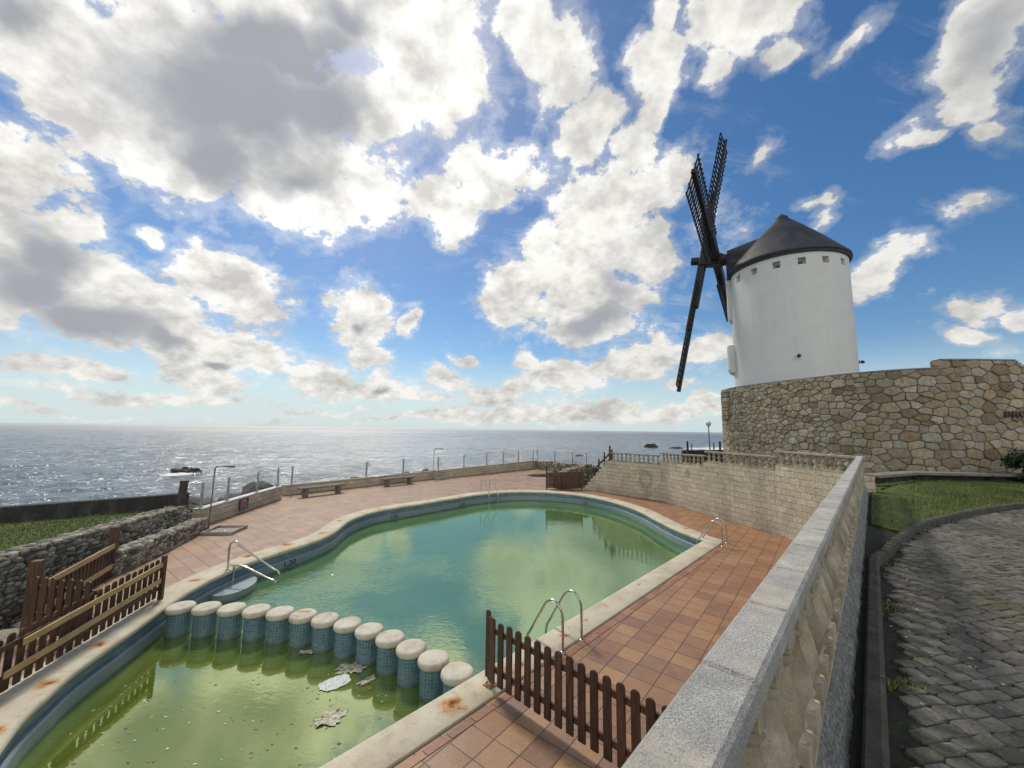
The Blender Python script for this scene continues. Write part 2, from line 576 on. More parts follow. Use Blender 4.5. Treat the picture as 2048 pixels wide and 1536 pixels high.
def f_mosaic(t, co, gp):
    uv = t.node('ShaderNodeUVMap').outputs[0]
    x, y, z = t.sep(uv)
    S = .05
    fu = t.math('FRACT', t.math('DIVIDE', x, S))
    fv = t.math('FRACT', t.math('DIVIDE', y, S))
    e = t.math('MINIMUM', t.math('MINIMUM', fu, t.math('SUBTRACT', 1., fu)), t.math('MINIMUM', fv, t.math('SUBTRACT', 1., fv)))
    g = t.rng(e, .03, .09, 1., 0.)
    cell = t.comb(t.math('FLOOR', t.math('DIVIDE', x, S)), t.math('FLOOR', t.math('DIVIDE', y, S)), 0.)
    wn = t.node('ShaderNodeTexWhiteNoise', noise_dimensions='2D')
    t.put(wn.inputs['Vector'], cell)
    c = t.ramp(wn.outputs['Value'], [(0, (.055, .12, .165)), (.5, (.08, .165, .22)), (1, (.12, .21, .26))])
    c = t.mix(g, c, (.22, .30, .32))
    z = t.sep(gp)[2]
    scum = t.rng(t.math('MULTIPLY_ADD', t.math('SUBTRACT', t.noise(gp, 3, 5, .65), .5), .12, z), -.24, -.33)
    lime = t.math('MULTIPLY', scum, t.rng(t.noise(t.map(gp, scale=(1, 1, 6)), 3, 5, .6), .3, .7))
    c = t.mix(t.math('MULTIPLY', lime, .6), c, (.22, .28, .27))
    alg = t.rng(t.math('MULTIPLY_ADD', t.math('SUBTRACT', t.noise(gp, 6, 5, .65), .5), .10, z), -.40, -.48)
    c = t.mix(t.math('MULTIPLY', alg, .75), c, (.05, .075, .035))
    return {'Base Color': c, 'Roughness': .35, 'Normal': t.bump(g, -.4, .004)}


def f_poolwall(t, co, gp):
    z = t.sep(gp)[2]
    n = t.noise(gp, 2.2, 6, .6)
    c = t.mix(t.rng(n, .3, .7), (.075, .13, .17), (.12, .19, .23))
    v = t.math('FRACT', t.math('DIVIDE', z, .05))
    ln = t.rng(t.math('MINIMUM', v, t.math('SUBTRACT', 1., v)), .03, .12, 1., 0.)
    c = t.mix(t.math('MULTIPLY', ln, .35), c, (.22, .30, .32))
    st = t.noise(t.map(gp, scale=(1.5, 1.5, 14)), 2, 6, .65)
    c = t.mix(t.rng(st, .48, .72), c, (.26, .31, .31))
    c = t.mix(t.math('MULTIPLY', t.rng(z, -.225, -.24), .55), c, (.25, .31, .31))
    alg = t.rng(t.math('MULTIPLY_ADD', t.math('SUBTRACT', t.noise(gp, 5, 5, .65), .5), .12, z), -.40, -.50)
    c = t.mix(t.math('MULTIPLY', alg, .8), c, (.045, .075, .03))
    return {'Base Color': c, 'Roughness': .45, 'Normal': t.bump(n, .25, .01)}


def f_pool(t, co, gp):
    x, y, z = t.sep(gp)
    shallow = t.rng(t.math('MULTIPLY_ADD', x, -.30, t.math('MULTIPLY', y, -1.0)), -7.6, -6.0)
    n = t.noise(gp, .7, 5, .55)
    deep = t.mix(t.rng(n, .3, .7), (.060, .130, .050), (.092, .172, .074))
    shal = t.mix(t.rng(t.noise(t.map(gp, rot=(0, 0, .8), scale=(1, .4, 1)), 1.1, 5, .6), .3, .7), (.070, .122, .013), (.135, .168, .036))
    c = t.mix(shallow, deep, shal)
    # paler patches at the right of the large pool
    pb = t.rng(t.noise(t.map(gp, rot=(0, 0, -.8), scale=(1, .35, 1)), .8, 5, .6), .50, .66)
    pb = t.math('MULTIPLY', pb, t.rng(t.math('MULTIPLY_ADD', y, -.95, x), -8.0, -5.0))
    c = t.mix(t.math('MULTIPLY', pb, t.math('MULTIPLY_ADD', shallow, -.4, .6)), c, (.15, .24, .12))
    wind = t.rng(t.noise(gp, .33, 3, .5), .40, .62)
    wind = t.math('MULTIPLY', wind, t.math('SUBTRACT', 1.0, t.math('MULTIPLY', shallow, .93)))
    # breeze only ruffles the middle of the large pool
    br = t.rng(t.vmath('DISTANCE', t.vmath('MULTIPLY', gp, (1, .8, 0)), (-3.4, 9.6 * .8, 0)), 1.0, 4.6, 1.0, 0.0, smooth=True)
    wind = t.math('MULTIPLY', wind, t.math('MULTIPLY_ADD', br, 1.0, .22))
    wind = t.math('MULTIPLY_ADD', wind, .92, .05)
    r1 = t.noise(t.map(gp, rot=(0, 0, .5), scale=(1, 1.9, 1)), 7.0, 3, .55, .4)
    r2 = t.noise(t.map(gp, rot=(0, 0, -.3), scale=(1, 1.5, 1)), 1.6, 2, .5)
    h = t.math('MULTIPLY', t.math('MULTIPLY_ADD', r2, 1.2, r1), wind)
    return {'Base Color': c, 'Roughness': .035, 'IOR': 2.45, 'Specular IOR Level': 1.0, 'Specular Tint': t.mix(shallow, (.82, 1.0, .68), (.90, 1.0, .62)), 'Normal': t.bump(h, .42, .026)}


def f_sea(t, co, gp):
    d = t.vmath('LENGTH', gp)
    far = t.rng(d, 60, 1500)
    w1 = t.noise(t.map(gp, rot=(0, 0, .25), scale=(.6, 1.5, 1)), .055, 6, .62, .3)
    w2 = t.noise(t.map(gp, rot=(0, 0, -.2), scale=(.7, 1.4, 1)), .32, 5, .62, .4)
    w3 = t.noise(t.map(gp, scale=(.8, 1.3, 1)), 1.7, 3, .6)
    h = t.math('MULTIPLY_ADD', w1, 4.0, t.math('MULTIPLY_ADD', w2, .8, t.math('MULTIPLY', w3, .22)))
    big = t.noise(gp, .006, 4, .55)
    c = t.mix(t.rng(big, .35, .65), (.036, .075, .105), (.055, .10, .13))
    # foam round the rocks and in lines along the shore
    acc = None
    for (x, y, r) in ((-51, 62.5, 4.0), (108, 189, 26), (92, 178, 26), (80, 150, 20), (122, 205, 24), (20, 117, 3), (-20, 44, 9), (40, 62, 22), (2, 55, 10), (65, 105, 14), (-33, 36, 5), (-24, 33, 6)):
        dd = t.rng(t.vmath('DISTANCE', t.vmath('MULTIPLY', gp, (1, 1, 0)), (x, y, 0)), 0, r, 1., 0.)
        acc = dd if acc is None else t.math('MAXIMUM', acc, dd)
    fo = t.math('MULTIPLY_ADD', t.math('SUBTRACT', t.noise(t.map(gp, scale=(.5, 1.4, 1)), .22, 8, .68, .6), .5), 2.2, acc)
    foam = t.rng(fo, .42, .62)
    caps = t.rng(t.noise(t.map(gp, scale=(.35, 1.6, 1)), .16, 9, .7, .5), .69, .75)
    foam = t.math('MAXIMUM', foam, t.math('MULTIPLY', caps, t.math('SUBTRACT', .55, t.math('MULTIPLY', far, .55))))
    c = t.mix(foam, c, (.72, .76, .76))
    return {'Base Color': c, 'Roughness': t.math('MULTIPLY_ADD', foam, .5, t.rng(d, 60, 1500, .16, .66)), 'IOR': t.rng(d, 60, 2500, 1.6, 2.3), 'Specular IOR Level': 1.0, 'Normal': t.bump(h, 1.0, 1.0)}


def f_block(t, co, gp):
    uv = t.node('ShaderNodeUVMap').outputs[0]
    x, y, _ = t.sep(uv)
    H = .2
    row = t.math('FLOOR', t.math('DIVIDE', y, H))
    off = t.math('MULTIPLY', t.math('MODULO', row, 2.), .2)
    xu = t.math('DIVIDE', t.math('ADD', x, off), .4)
    fu = t.math('FRACT', xu)
    fv = t.math('FRACT', t.math('DIVIDE', y, H))
    eu = t.math('MULTIPLY', t.math('MINIMUM', fu, t.math('SUBTRACT', 1., fu)), .4)
    ev = t.math('MULTIPLY', t.math('MINIMUM', fv, t.math('SUBTRACT', 1., fv)), .2)
    e = t.math('MINIMUM', t.math('MULTIPLY', eu, 1.6), ev)
    e = t.math('MULTIPLY_ADD', t.math('SUBTRACT', t.noise(gp, 14, 3), .5), .012, e)
    g = t.rng(e, .003, .012, 1., 0.)
    cell = t.comb(t.math('FLOOR', xu), row, 0.)
    wn = t.node('ShaderNodeTexWhiteNoise', noise_dimensions='2D')
    t.put(wn.inputs['Vector'], cell)
    rough = t.noise(gp, 17, 8, .72)
    c = t.ramp(wn.outputs['Value'], [(0, (.57, .49, .345)), (.5, (.64, .56, .405)), (1, (.70, .62, .46))])
    vv = t.rng(rough, .3, .7, .62, 1.22)
    c = t.mix(1., c, t.comb(vv, vv, vv), 'MULTIPLY')
    dk = t.rng(t.noise(t.map(gp, scale=(1, 1, .7)), 1.2, 6, .65), .48, .7)
    c = t.mix(t.math('MULTIPLY', dk, .5), c, (.24, .22, .18))
    mo = t.math('MULTIPLY', t.rng(t.sep(gp)[2], .5, 0., 0, 1), t.rng(t.noise(gp, 3, 5, .6), .35, .65))
    c = t.mix(t.math('MULTIPLY', mo, .4), c, (.15, .155, .10))
    # scrubbed-out paint: a ring and a few patches
    wv = t.vmath('ADD', gp, t.vmath('SCALE', t.vmath('SUBTRACT', t.noise(gp, 4, 5, colr=True), (.5, .5, .5)), scale=.18))
    ring = t.rng(t.math('ABSOLUTE', t.math('SUBTRACT', t.vmath('DISTANCE', t.vmath('MULTIPLY', wv, (1.3, 1.0, 1)), (6.96 * 1.3, 20.78, 1.0)), .36)), .05, .14, 1., 0.)
    pt = ring
    for p in ((8.02, 18.2, 1.6, .25),):
        pt = t.math('MAXIMUM', pt, t.rng(t.vmath('DISTANCE', wv, p[:3]), p[3] * .6, p[3], 1., 0.))
    pt = t.math('MULTIPLY', pt, t.rng(t.noise(gp, 5, 6, .65), .3, .6, .25, 1.))
    c = t.mix(t.math('MULTIPLY', pt, .5), c, (.15, .16, .155))
    c = t.mix(t.math('MULTIPLY', g, t.rng(t.noise(gp, 1.5, 4), .35, .65, .15, .75)), c, (.15, .125, .09))
    h = t.math('MULTIPLY_ADD', g, -.35, rough)
    h = t.math('MULTIPLY_ADD', wn.outputs['Value'], .15, h)
    return {'Base Color': c, 'Roughness': .9, 'Normal': t.bump(h, 1.0, .05)}


def f_speckle(t, co, gp):
    n = t.noise(gp, 210, 3, .8)
    c = t.ramp(n, [(.30, (.09, .088, .083)), (.44, (.27, .265, .245)), (.54, (.44, .43, .395)), (.68, (.62, .60, .55))])
    worn = t.math('MULTIPLY', t.rng(t.noise(gp, 3.2, 5, .6), .47, .62), t.rng(t.noise(gp, 60, 3, .7), .3, .6))
    c = t.mix(t.math('MULTIPLY', worn, .65), c, (.56, .50, .40))
    dk = t.rng(t.noise(gp, 1.7, 6, .65), .46, .70)
    c = t.mix(t.math('MULTIPLY', dk, .5), c, (.17, .175, .175))
    n2 = t.rng(t.noise(gp, 11, 5, .65), .3, .7, .8, 1.15)
    c = t.mix(1., c, t.comb(n2, n2, n2), 'MULTIPLY')
    return {'Base Color': c, 'Roughness': .88, 'Normal': t.bump(t.math('MULTIPLY_ADD', t.noise(gp, 9, 5, .6), 2., n), .7, .004)}


def f_cast(t, co, gp):
    n = t.noise(gp, 4, 6, .6)
    c = t.ramp(n, [(.3, (.18, .16, .11)), (.48, (.36, .31, .215)), (.68, (.52, .46, .36))])
    sp = t.rng(t.noise(gp, 150, 2, .7), .3, .7, .8, 1.12)
    c = t.mix(1., c, t.comb(sp, sp, sp), 'MULTIPLY')
    gr = t.rng(t.noise(t.map(gp, scale=(1, 1, .5)), 6, 6, .66), .50, .66)
    c = t.mix(t.math('MULTIPLY', gr, .6), c, (.13, .125, .10))
    st = t.rng(t.noise(gp, 9, 5, .65), .54, .74)
    c = t.mix(t.math('MULTIPLY', st, .5), c, (.30, .19, .07))
    return {'Base Color': c, 'Roughness': .85, 'Normal': t.bump(t.noise(gp, 60, 5, .7), .35, .006)}


def f_roughcon(t, co, gp):
    n = t.noise(gp, 38, 8, .72)
    c = t.ramp(n, [(.3, (.07, .07, .066)), (.5, (.25, .248, .235)), (.66, (.52, .515, .49))])
    m = t.rng(t.noise(gp, 5, 5, .6), .5, .7)
    c = t.mix(t.math('MULTIPLY', m, .5), c, (.06, .065, .045))
    return {'Base Color': c, 'Roughness': .95, 'Normal': t.bump(n, 1., .03)}


def f_kerb(t, co, gp):
    n = t.noise(gp, 7, 7, .66)
    c = t.ramp(n, [(.3, (.036, .032, .024)), (.55, (.075, .068, .053)), (.75, (.13, .12, .095))])
    sp = t.rng(t.noise(gp, 130, 3, .7), .3, .7, .6, 1.3)
    c = t.mix(1., c, t.comb(sp, sp, sp), 'MULTIPLY')
    return {'Base Color': c, 'Roughness': .92, 'Normal': t.bump(t.noise(gp, 40, 6, .7), .6, .01)}


def f_sett(t, co, gp):
    w = t.attr('tint')['Fac']
    c = t.ramp(w, [(0, (.080, .076, .066)), (.5, (.13, .124, .108)), (1, (.19, .18, .158))])
    sp = t.rng(t.noise(gp, 45, 6, .75), .3, .7, .55, 1.4)
    c = t.mix(1., c, t.comb(sp, sp, sp), 'MULTIPLY')
    moss = t.rng(t.noise(gp, 1.4, 7, .72), .53, .68)
    c = t.mix(t.math('MULTIPLY', moss, .6), c, (.075, .085, .03))
    br = t.rng(t.noise(gp, .55, 5, .6), .54, .68)
    c = t.mix(t.math('MULTIPLY', br, .55), c, (.20, .165, .13))
    return {'Base Color': c, 'Roughness': .95, 'Specular IOR Level': .15, 'Normal': t.bump(t.noise(gp, 60, 6, .7), .6, .01)}


def f_soil(t, co, gp):
    n = t.noise(gp, 20, 7, .7)
    c = t.ramp(n, [(.3, (.018, .016, .012)), (.6, (.05, .043, .032)), (.8, (.10, .085, .06))])
    moss = t.rng(t.noise(gp, 2, 6, .68), .46, .62)
    c = t.mix(t.math('MULTIPLY', moss, .7), c, (.04, .055, .015))
    return {'Base Color': c, 'Roughness': .95, 'Normal': t.bump(n, .8, .02)}


def f_turf(t, co, gp):
    n = t.noise(gp, 1.2, 6, .62)
    c = t.ramp(n, [(.3, (.04, .062, .010)), (.55, (.075, .11, .02)), (.75, (.13, .14, .045))])
    sp = t.rng(t.noise(gp, 40, 4, .7), .3, .7, .6, 1.4)
    c = t.mix(1., c, t.comb(sp, sp, sp), 'MULTIPLY')
    return {'Base Color': c, 'Roughness': .95, 'Normal': t.bump(t.noise(gp, 60, 4, .7), .8, .03)}


def f_blade(t, co, gp):
    w = t.attr('tint')['Fac']
    c = t.ramp(w, [(0, (.065, .085, .016)), (.5, (.12, .155, .03)), (.86, (.19, .205, .06)), (.95, (.20, .18, .08)), (1, (.5, .5, .4))])
    n = t.rng(t.noise(gp, .8, 5, .6), .3, .7, .65, 1.3)
    return {'Base Color': t.mix(1., c, t.comb(n, n, n), 'MULTIPLY'), 'Roughness': .7}


def f_stone(t, co, gp):
    w = t.attr('tint')['Fac']
    c = t.ramp(w, [(0, (.22, .165, .10)), (.2, (.38, .295, .18)), (.4, (.32, .27, .195)), (.6, (.46, .37, .24)), (.8, (.37, .34, .27)), (.92, (.52, .45, .33)), (1, (.36, .24, .12))])
    n = t.rng(t.noise(gp, 8, 7, .68), .28, .72, .55, 1.35)
    c = t.mix(1., c, t.comb(n, n, n), 'MULTIPLY')
    lich = t.rng(t.noise(gp, 5, 6, .66), .56, .70)
    c = t.mix(t.math('MULTIPLY', lich, .40), c, (.24, .23, .20))
    return {'Base Color': c, 'Roughness': .9, 'Normal': t.bump(t.noise(gp, 14, 8, .68), .9, .05)}


def f_mortar(t, co, gp):
    n = t.noise(gp, 18, 6, .68)
    return {'Base Color': t.ramp(n, [(.3, (.11, .098, .076)), (.6, (.19, .17, .135)), (.8, (.26, .235, .19))]), 'Roughness': .95, 'Normal': t.bump(n, .7, .03)}


def f_pebble(t, co, gp):
    w = t.attr('tint')['Fac']
    c = t.ramp(w, [(0, (.09, .084, .064)), (.3, (.19, .175, .135)), (.6, (.30, .28, .22)), (.85, (.42, .395, .32)), (1, (.28, .20, .12))])
    n = t.rng(t.noise(gp, 22, 6, .68), .3, .7, .6, 1.3)
    c = t.mix(1., c, t.comb(n, n, n), 'MULTIPLY')
    lich = t.rng(t.noise(gp, 7, 5, .66), .55, .68)
    c = t.mix(t.math('MULTIPLY', lich, .5), c, (.10, .105, .055))
    return {'Base Color': c, 'Roughness': .85, 'Normal': t.bump(t.noise(gp, 40, 6, .68), .4, .012)}


def f_wood(t, co, gp):
    w = t.attr('tint')['Fac']
    g = t.noise(t.map(gp, scale=(14, 14, 1.3)), 3, 6, .62, .6)
    c = t.ramp(g, [(.3, (.032, .014, .007)), (.5, (.074, .035, .016)), (.72, (.14, .072, .036))])
    c = t.mix(1., c, t.comb(w, w, w), 'MULTIPLY')
    wn = t.rng(t.noise(gp, 5, 5, .65), .56, .72)
    c = t.mix(t.math('MULTIPLY', wn, .25), c, (.11, .075, .05))
    return {'Base Color': c, 'Roughness': .62, 'Normal': t.bump(g, .35, .006)}


def f_plank(t, co, gp):
    g = t.noise(t.map(gp, rot=(0, 0, .25), scale=(9, 1.2, 22)), 2.2, 6, .6, .8)
    c = t.ramp(g, [(.3, (.34, .21, .08)), (.5, (.50, .34, .15)), (.7, (.60, .44, .23))])
    k = t.rng(t.voro(t.map(gp, scale=(1, 1, 2)), 4.5), .0, .12, 1., 0.)
    c = t.mix(t.math('MULTIPLY', k, .6), c, (.13, .07, .03))
    gr = t.rng(t.noise(gp, 3, 5), .5, .7)
    c = t.mix(t.math('MULTIPLY', gr, .4), c, (.25, .21, .15))
    return {'Base Color': c, 'Roughness': .7, 'Normal': t.bump(g, .3, .004)}


def f_steel(t, co, gp):
    n = t.noise(t.map(gp, scale=(1, 1, 1)), 8, 5, .6)
    return {'Base Color': t.mix(t.rng(n, .4, .7), (.62, .60, .56), (.45, .42, .36)), 'Metallic': 1., 'Roughness': t.rng(n, .3, .7, .16, .32)}


def f_galv(t, co, gp):
    n = t.noise(gp, 9, 5, .6)
    return {'Base Color': t.mix(t.rng(n, .35, .65), (.30, .32, .33), (.42, .44, .45)), 'Metallic': .6, 'Roughness': .45}


def f_glass(t, co, gp):
    return {'Base Color': (.86, .95, .92), 'Roughness': .02, 'IOR': 1.45, 'Transmission Weight': 1.0, 'Alpha': .16}


def f_render_white(t, co, gp):
    n = t.noise(gp, 1.1, 6, .6)
    c = t.mix(t.rng(n, .35, .7), (.70, .695, .655), (.65, .645, .61))
    st = t.noise(t.map(gp, scale=(3, 3, .22)), 1.4, 6, .62)
    c = t.mix(t.math('MULTIPLY', t.rng(st, .52, .75), .20), c, (.45, .45, .41))
    sp = t.rng(t.noise(gp, 1.9, 9, .75), .735, .76)
    c = t.mix(t.math('MULTIPLY', sp, .5), c, (.32, .30, .26))
    return {'Base Color': c, 'Roughness': .85, 'Normal': t.bump(t.noise(gp, 14, 7, .7), .35, .02)}


def f_roof(t, co, gp):
    n = t.noise(t.map(gp, scale=(1, 1, .6)), 1.2, 6, .62, .5)
    c = t.ramp(n, [(.3, (.018, .018, .019)), (.55, (.036, .036, .038)), (.75, (.062, .061, .062))])
    return {'Base Color': c, 'Roughness': t.rng(n, .3, .7, .5, .72), 'Normal': t.bump(n, .15, .02)}


def f_black(t, co, gp):
    n = t.noise(gp, 6, 5, .6)
    return {'Base Color': t.mix(n, (.006, .006, .007), (.018, .018, .019)), 'Roughness': .55, 'Normal': t.bump(n, .2, .01)}


def f_dark(t, co, gp):
    return {'Base Color': t.mix(t.noise(gp, 5, 3), (.01, .011, .012), (.03, .03, .03)), 'Roughness': .3}


def f_darkwall(t, co, gp):
    n = t.noise(t.map(gp, scale=(1, 1, .45)), 3.0, 7, .68)
    c = t.ramp(n, [(.3, (.022, .02, .018)), (.55, (.055, .052, .047)), (.75, (.13, .125, .11))])
    return {'Base Color': c, 'Roughness': .95, 'Normal': t.bump(t.noise(gp, 10, 7, .7), .8, .05)}


def f_rock(t, co, gp):
    n = t.noise(gp, 1.6, 8, .68)
    c = t.ramp(n, [(.3, (.022, .019, .015)), (.55, (.06, .052, .042)), (.75, (.13, .115, .09))])
    return {'Base Color': c, 'Roughness': .8, 'Normal': t.bump(n, 1., .25)}


def f_concrete(t, co, gp):
    n = t.noise(gp, 4, 7, .66)
    c = t.ramp(n, [(.3, (.20, .185, .15)), (.55, (.33, .305, .25)), (.75, (.42, .39, .33))])
    sp = t.rng(t.noise(gp, 80, 3, .7), .3, .7, .8, 1.15)
    return {'Base Color': t.mix(1., c, t.comb(sp, sp, sp), 'MULTIPLY'), 'Roughness': .88, 'Normal': t.bump(t.noise(gp, 50, 5, .7), .4, .006)}


def f_bench(t, co, gp):
    n = t.noise(gp, 5, 7, .66)
    return {'Base Color': t.ramp(n, [(.3, (.12, .105, .085)), (.55, (.20, .18, .145)), (.75, (.29, .26, .21))]), 'Roughness': .9, 'Normal': t.bump(n, .5, .01)}


def f_cap(t, co, gp):
    n = t.noise(gp, 3.5, 6, .62)
    c = t.ramp(n, [(.3, (.44, .385, .29)), (.5, (.58, .53, .43)), (.75, (.66, .62, .52))])
    sp = t.rng(t.noise(gp, 110, 3, .75), .3, .7, .8, 1.1)
    c = t.mix(1., c, t.comb(sp, sp, sp), 'MULTIPLY')
    gr = t.rng(t.noise(gp, 8, 6, .68), .50, .70)
    c = t.mix(t.math('MULTIPLY', gr, .5), c, (.27, .23, .155))
    wv = t.vmath('ADD', gp, t.vmath('SCALE', t.vmath('SUBTRACT', t.noise(gp, 9, 4, colr=True), (.5, .5, .5)), scale=.12))
    r = t.math('MAXIMUM', t.rng(t.vmath('DISTANCE', t.vmath('MULTIPLY', wv, (.6, 1.4, 1)), (-3.78 * .6, 7.76 * 1.4, .04)), .02, .11, 1., 0.),
               t.rng(t.vmath('DISTANCE', wv, (-.95, 6.2, .0)), .0, .06, 1., 0.))
    c = t.mix(r, c, (.40, .17, .04))
    return {'Base Color': c, 'Roughness': .85, 'Normal': t.bump(t.noise(gp, 70, 5, .7), .4, .005)}


def f_leaf(t, co, gp):
    w = t.attr('tint')['Fac']
    return {'Base Color': t.ramp(w, [(0, (.008, .022, .006)), (.5, (.018, .045, .012)), (1, (.04, .085, .022))]), 'Roughness': .5}


def f_litter(t, co, gp):
    w = t.attr('tint')['Fac']
    return {'Base Color': t.ramp(w, [(0, (.06, .04, .015)), (.4, (.20, .15, .06)), (.7, (.30, .30, .16)), (1, (.55, .53, .42))]), 'Roughness': .7}


def f_sheet(t, co, gp):
    n = t.noise(gp, 12, 6, .65)
    c = t.mix(t.rng(n, .55, .7), (.52, .57, .56), (.30, .25, .17))
    return {'Base Color': c, 'Roughness': .6, 'Normal': t.bump(n, .5, .01)}


def f_scum(t, co, gp):
    n = t.noise(gp, 16, 6, .7)
    return {'Base Color': t.ramp(n, [(.30, (.16, .15, .07)), (.5, (.42, .40, .28)), (.65, (.66, .65, .54))]), 'Roughness': .6, 'Normal': t.bump(n, .8, .01)}


def simple(c, r=.6, metal=0.0):
    return lambda t, co, gp: {'Base Color': t.mix(t.rng(t.noise(gp, 12, 4), .3, .7), c, tuple(x * .75 for x in c)), 'Roughness': r, 'Metallic': metal}


MAT = {k[2:]: material(k[2:], v) for k, v in list(globals().items()) if k.startswith('f_')}
MAT['globe'] = material('globe', simple((.72, .72, .70), .3))
MAT['signred'] = material('signred', simple((.085, .012, .022), .5))
MAT['signtext'] = material('signtext', simple((.55, .48, .48), .5))
MAT['paint_grey'] = material('paint_grey', simple((.16, .16, .15), .6))
MAT['ink'] = material('ink', simple((.012, .03, .045), .5))
MAT['letters'] = material('letters', simple((.012, .012, .013), .4))

# ------------------------------------------------------------------ pool outline
P_IN = [(-4.3, 3.35), (-4.95, 4.05), (-5.38, 4.65), (-5.65, 5.05), (-5.83, 5.45), (-6.05, 6.0), (-6.25, 6.9), (-6.42, 7.6), (-6.57, 8.25), (-6.66, 8.9),
        (-6.67, 9.6), (-6.58, 10.4), (-6.36, 11.1), (-6.05, 11.9), (-5.82, 12.7), (-5.77, 13.5), (-5.88, 14.4), (-5.92, 15.4), (-5.6, 16.7), (-4.85, 17.75), (-4.05, 18.65),
        (-3.0, 19.9), (-1.5, 21.55), (0.17, 22.45), (1.92, 22.5), (3.45, 21.8), (4.5, 20.65), (5.2, 19.2), (5.6, 17.5), (5.7, 16.0), (5.82, 14.7), (6.02, 13.7), (6.22, 13.15)]
curve = spline(P_IN, 5)
SD = Vector((.686, .7276)).normalized()
SN = Vector((SD.y, -SD.x))              # away from the water on the straight side
straight = [tuple(Vector((6.22, 13.15)).lerp(Vector((-3.3, 2.95)), k / 24)) for k in range(1, 25)]
straight += [(-3.6, 2.85), (-3.95, 3.0)]
INNER = curve + straight                # counter-... runs clockwise seen from above


def offset_loop(lp, d):
    out = []
    n = len(lp)
    for i in range(n):
        a, b, c = Vector(lp[i - 1]), Vector(lp[i]), Vector(lp[(i + 1) % n])
        d1, d2 = (b - a).normalized(), (c - b).normalized()
        n1, n2 = Vector((-d1.y, d1.x)), Vector((-d2.y, d2.x))
        m = (n1 + n2)
        m = m.normalized() if m.length > 1e-5 else n1
        k = 1 / max(m.dot(n1), .45)
        dd = d(i) if callable(d) else d
        out.append(tuple(b + m * dd * k))
    return out


NC = len(curve)
OUTER = offset_loop(INNER, lambda i: .60 if i < NC - 4 else .52)


def ring_mesh(profile, name, m, closed=True, smooth=True, kind=None):
    """profile: list of (offset outwards, z)"""
    mb = MB()
    loops = []
    for o, z in profile:
        lp = offset_loop(INNER, (lambda i, o=o: (o if o < .3 or i < NC - 4 else o * .52 / .60)))
        loops.append([(x, y, z) for x, y in lp])
    n = len(INNER)
    vs = [p for l in loops for p in l]
    fs = []
    for k in range(len(profile) - 1):
        for i in range(n):
            j = (i + 1) % n
            fs.append((k * n + i, k * n + j, k * n + n + j, k * n + n + i))
    mb.add(vs, fs, None, smooth)
    o = mb.build(name, m)
    return o


co_ = ring_mesh([(.60, -.04), (.60, .020), (.585, .032), (.06, .032), (.02, .022), (0, 0), (-.004, -.03), (.012, -.062), (.05, -.07)], 'pool_coping', MAT['coping'])
tag(co_, 'pale rust-stained stone coping running round the edge of the green pool', 'pool edging')
pw = ring_mesh([(.05, -.06), (.05, -.225), (.005, -.235), (-.015, -.26), (-.015, -.60), (.0, -.62), (.0, -1.6)], 'pool_wall', MAT['poolwall'], smooth=False)
tag(pw, kind='structure')
mb = MB()
tri = tessellate_polygon([[Vector((x, y, 0)) for x, y in offset_loop(INNER, .02)]])
lp = offset_loop(INNER, .02)
for tr in tri:
    p = [(*lp[i], -.46) for i in tr]
    if (p[1][0] - p[0][0]) * (p[2][1] - p[0][1]) - (p[2][0] - p[0][0]) * (p[1][1] - p[0][1]) < 0:
        p = p[::-1]
    mb.add(p, [(0, 1, 2)])
tag(mb.build('pool_water', MAT['pool']), kind='structure')

# ------------------------------------------------------------------ pool deck
DECK = [(-7.75, 4.6), (-8.06, 6.95), (-9.02, 9.4), (-9.38, 11.1), (-10.05, 13.6), (-10.75, 14.6), (-11.0, 19.6), (-11.6, 20.4), (-8.5, 24.2), (-5.7, 27.5), (-2.0, 31.5), (2.2, 36.4), (6.2, 33.0), (6.4, 29), (5.6, 24.4),
        (7.9, 20.4), (8.6, 17.1), (9.4, 13.6), (9.6, 10.9), (8.6, 10.2), (3.6, 4.75), (-.9, -.2), (-3, .6), (-6.4, 2.4), (-7.6, 3.6)]
mb = MB()
hole = offset_loop(INNER, .3)
tri = tessellate_polygon([[Vector((x, y, 0)) for x, y in DECK], [Vector((x, y, 0)) for x, y in hole]])
allp = DECK + hole
for tr in tri:
    p = [(*allp[i], 0.0) for i in tr]
    if (p[1][0] - p[0][0]) * (p[2][1] - p[0][1]) - (p[2][0] - p[0][0]) * (p[1][1] - p[0][1]) < 0:
        p = p[::-1]
    mb.add(p, [(0, 1, 2)])
nd = len(DECK)
a = sum(DECK[i][0] * DECK[(i + 1) % nd][1] - DECK[(i + 1) % nd][0] * DECK[i][1] for i in range(nd))
for i in range(nd):
    p, q = DECK[i], DECK[(i + 1) % nd]
    if a < 0:
        p, q = q, p
    mb.add([(*p, -2.5), (*q, -2.5), (*q, 0), (*p, 0)], [(0, 1, 2, 3)])
tag(mb.build('pool_deck', MAT['tiles']), kind='structure')
# a row of cut tiles along the straight coping
mb = MB()
s0 = Vector((-3.2, 3.05)) + SN * .545
k = 0.0
while k < 13.2:
    L = random.uniform(.28, .36)
    c = s0 + SD * (k + L / 2) + SN * .055
    mb.box((c.x, c.y, .001), (L - .012, .10, .012), math.atan2(SD.y, SD.x), tint=random.random())
    k += L
tag(mb.build('tile_border', MAT['border']), kind='structure')

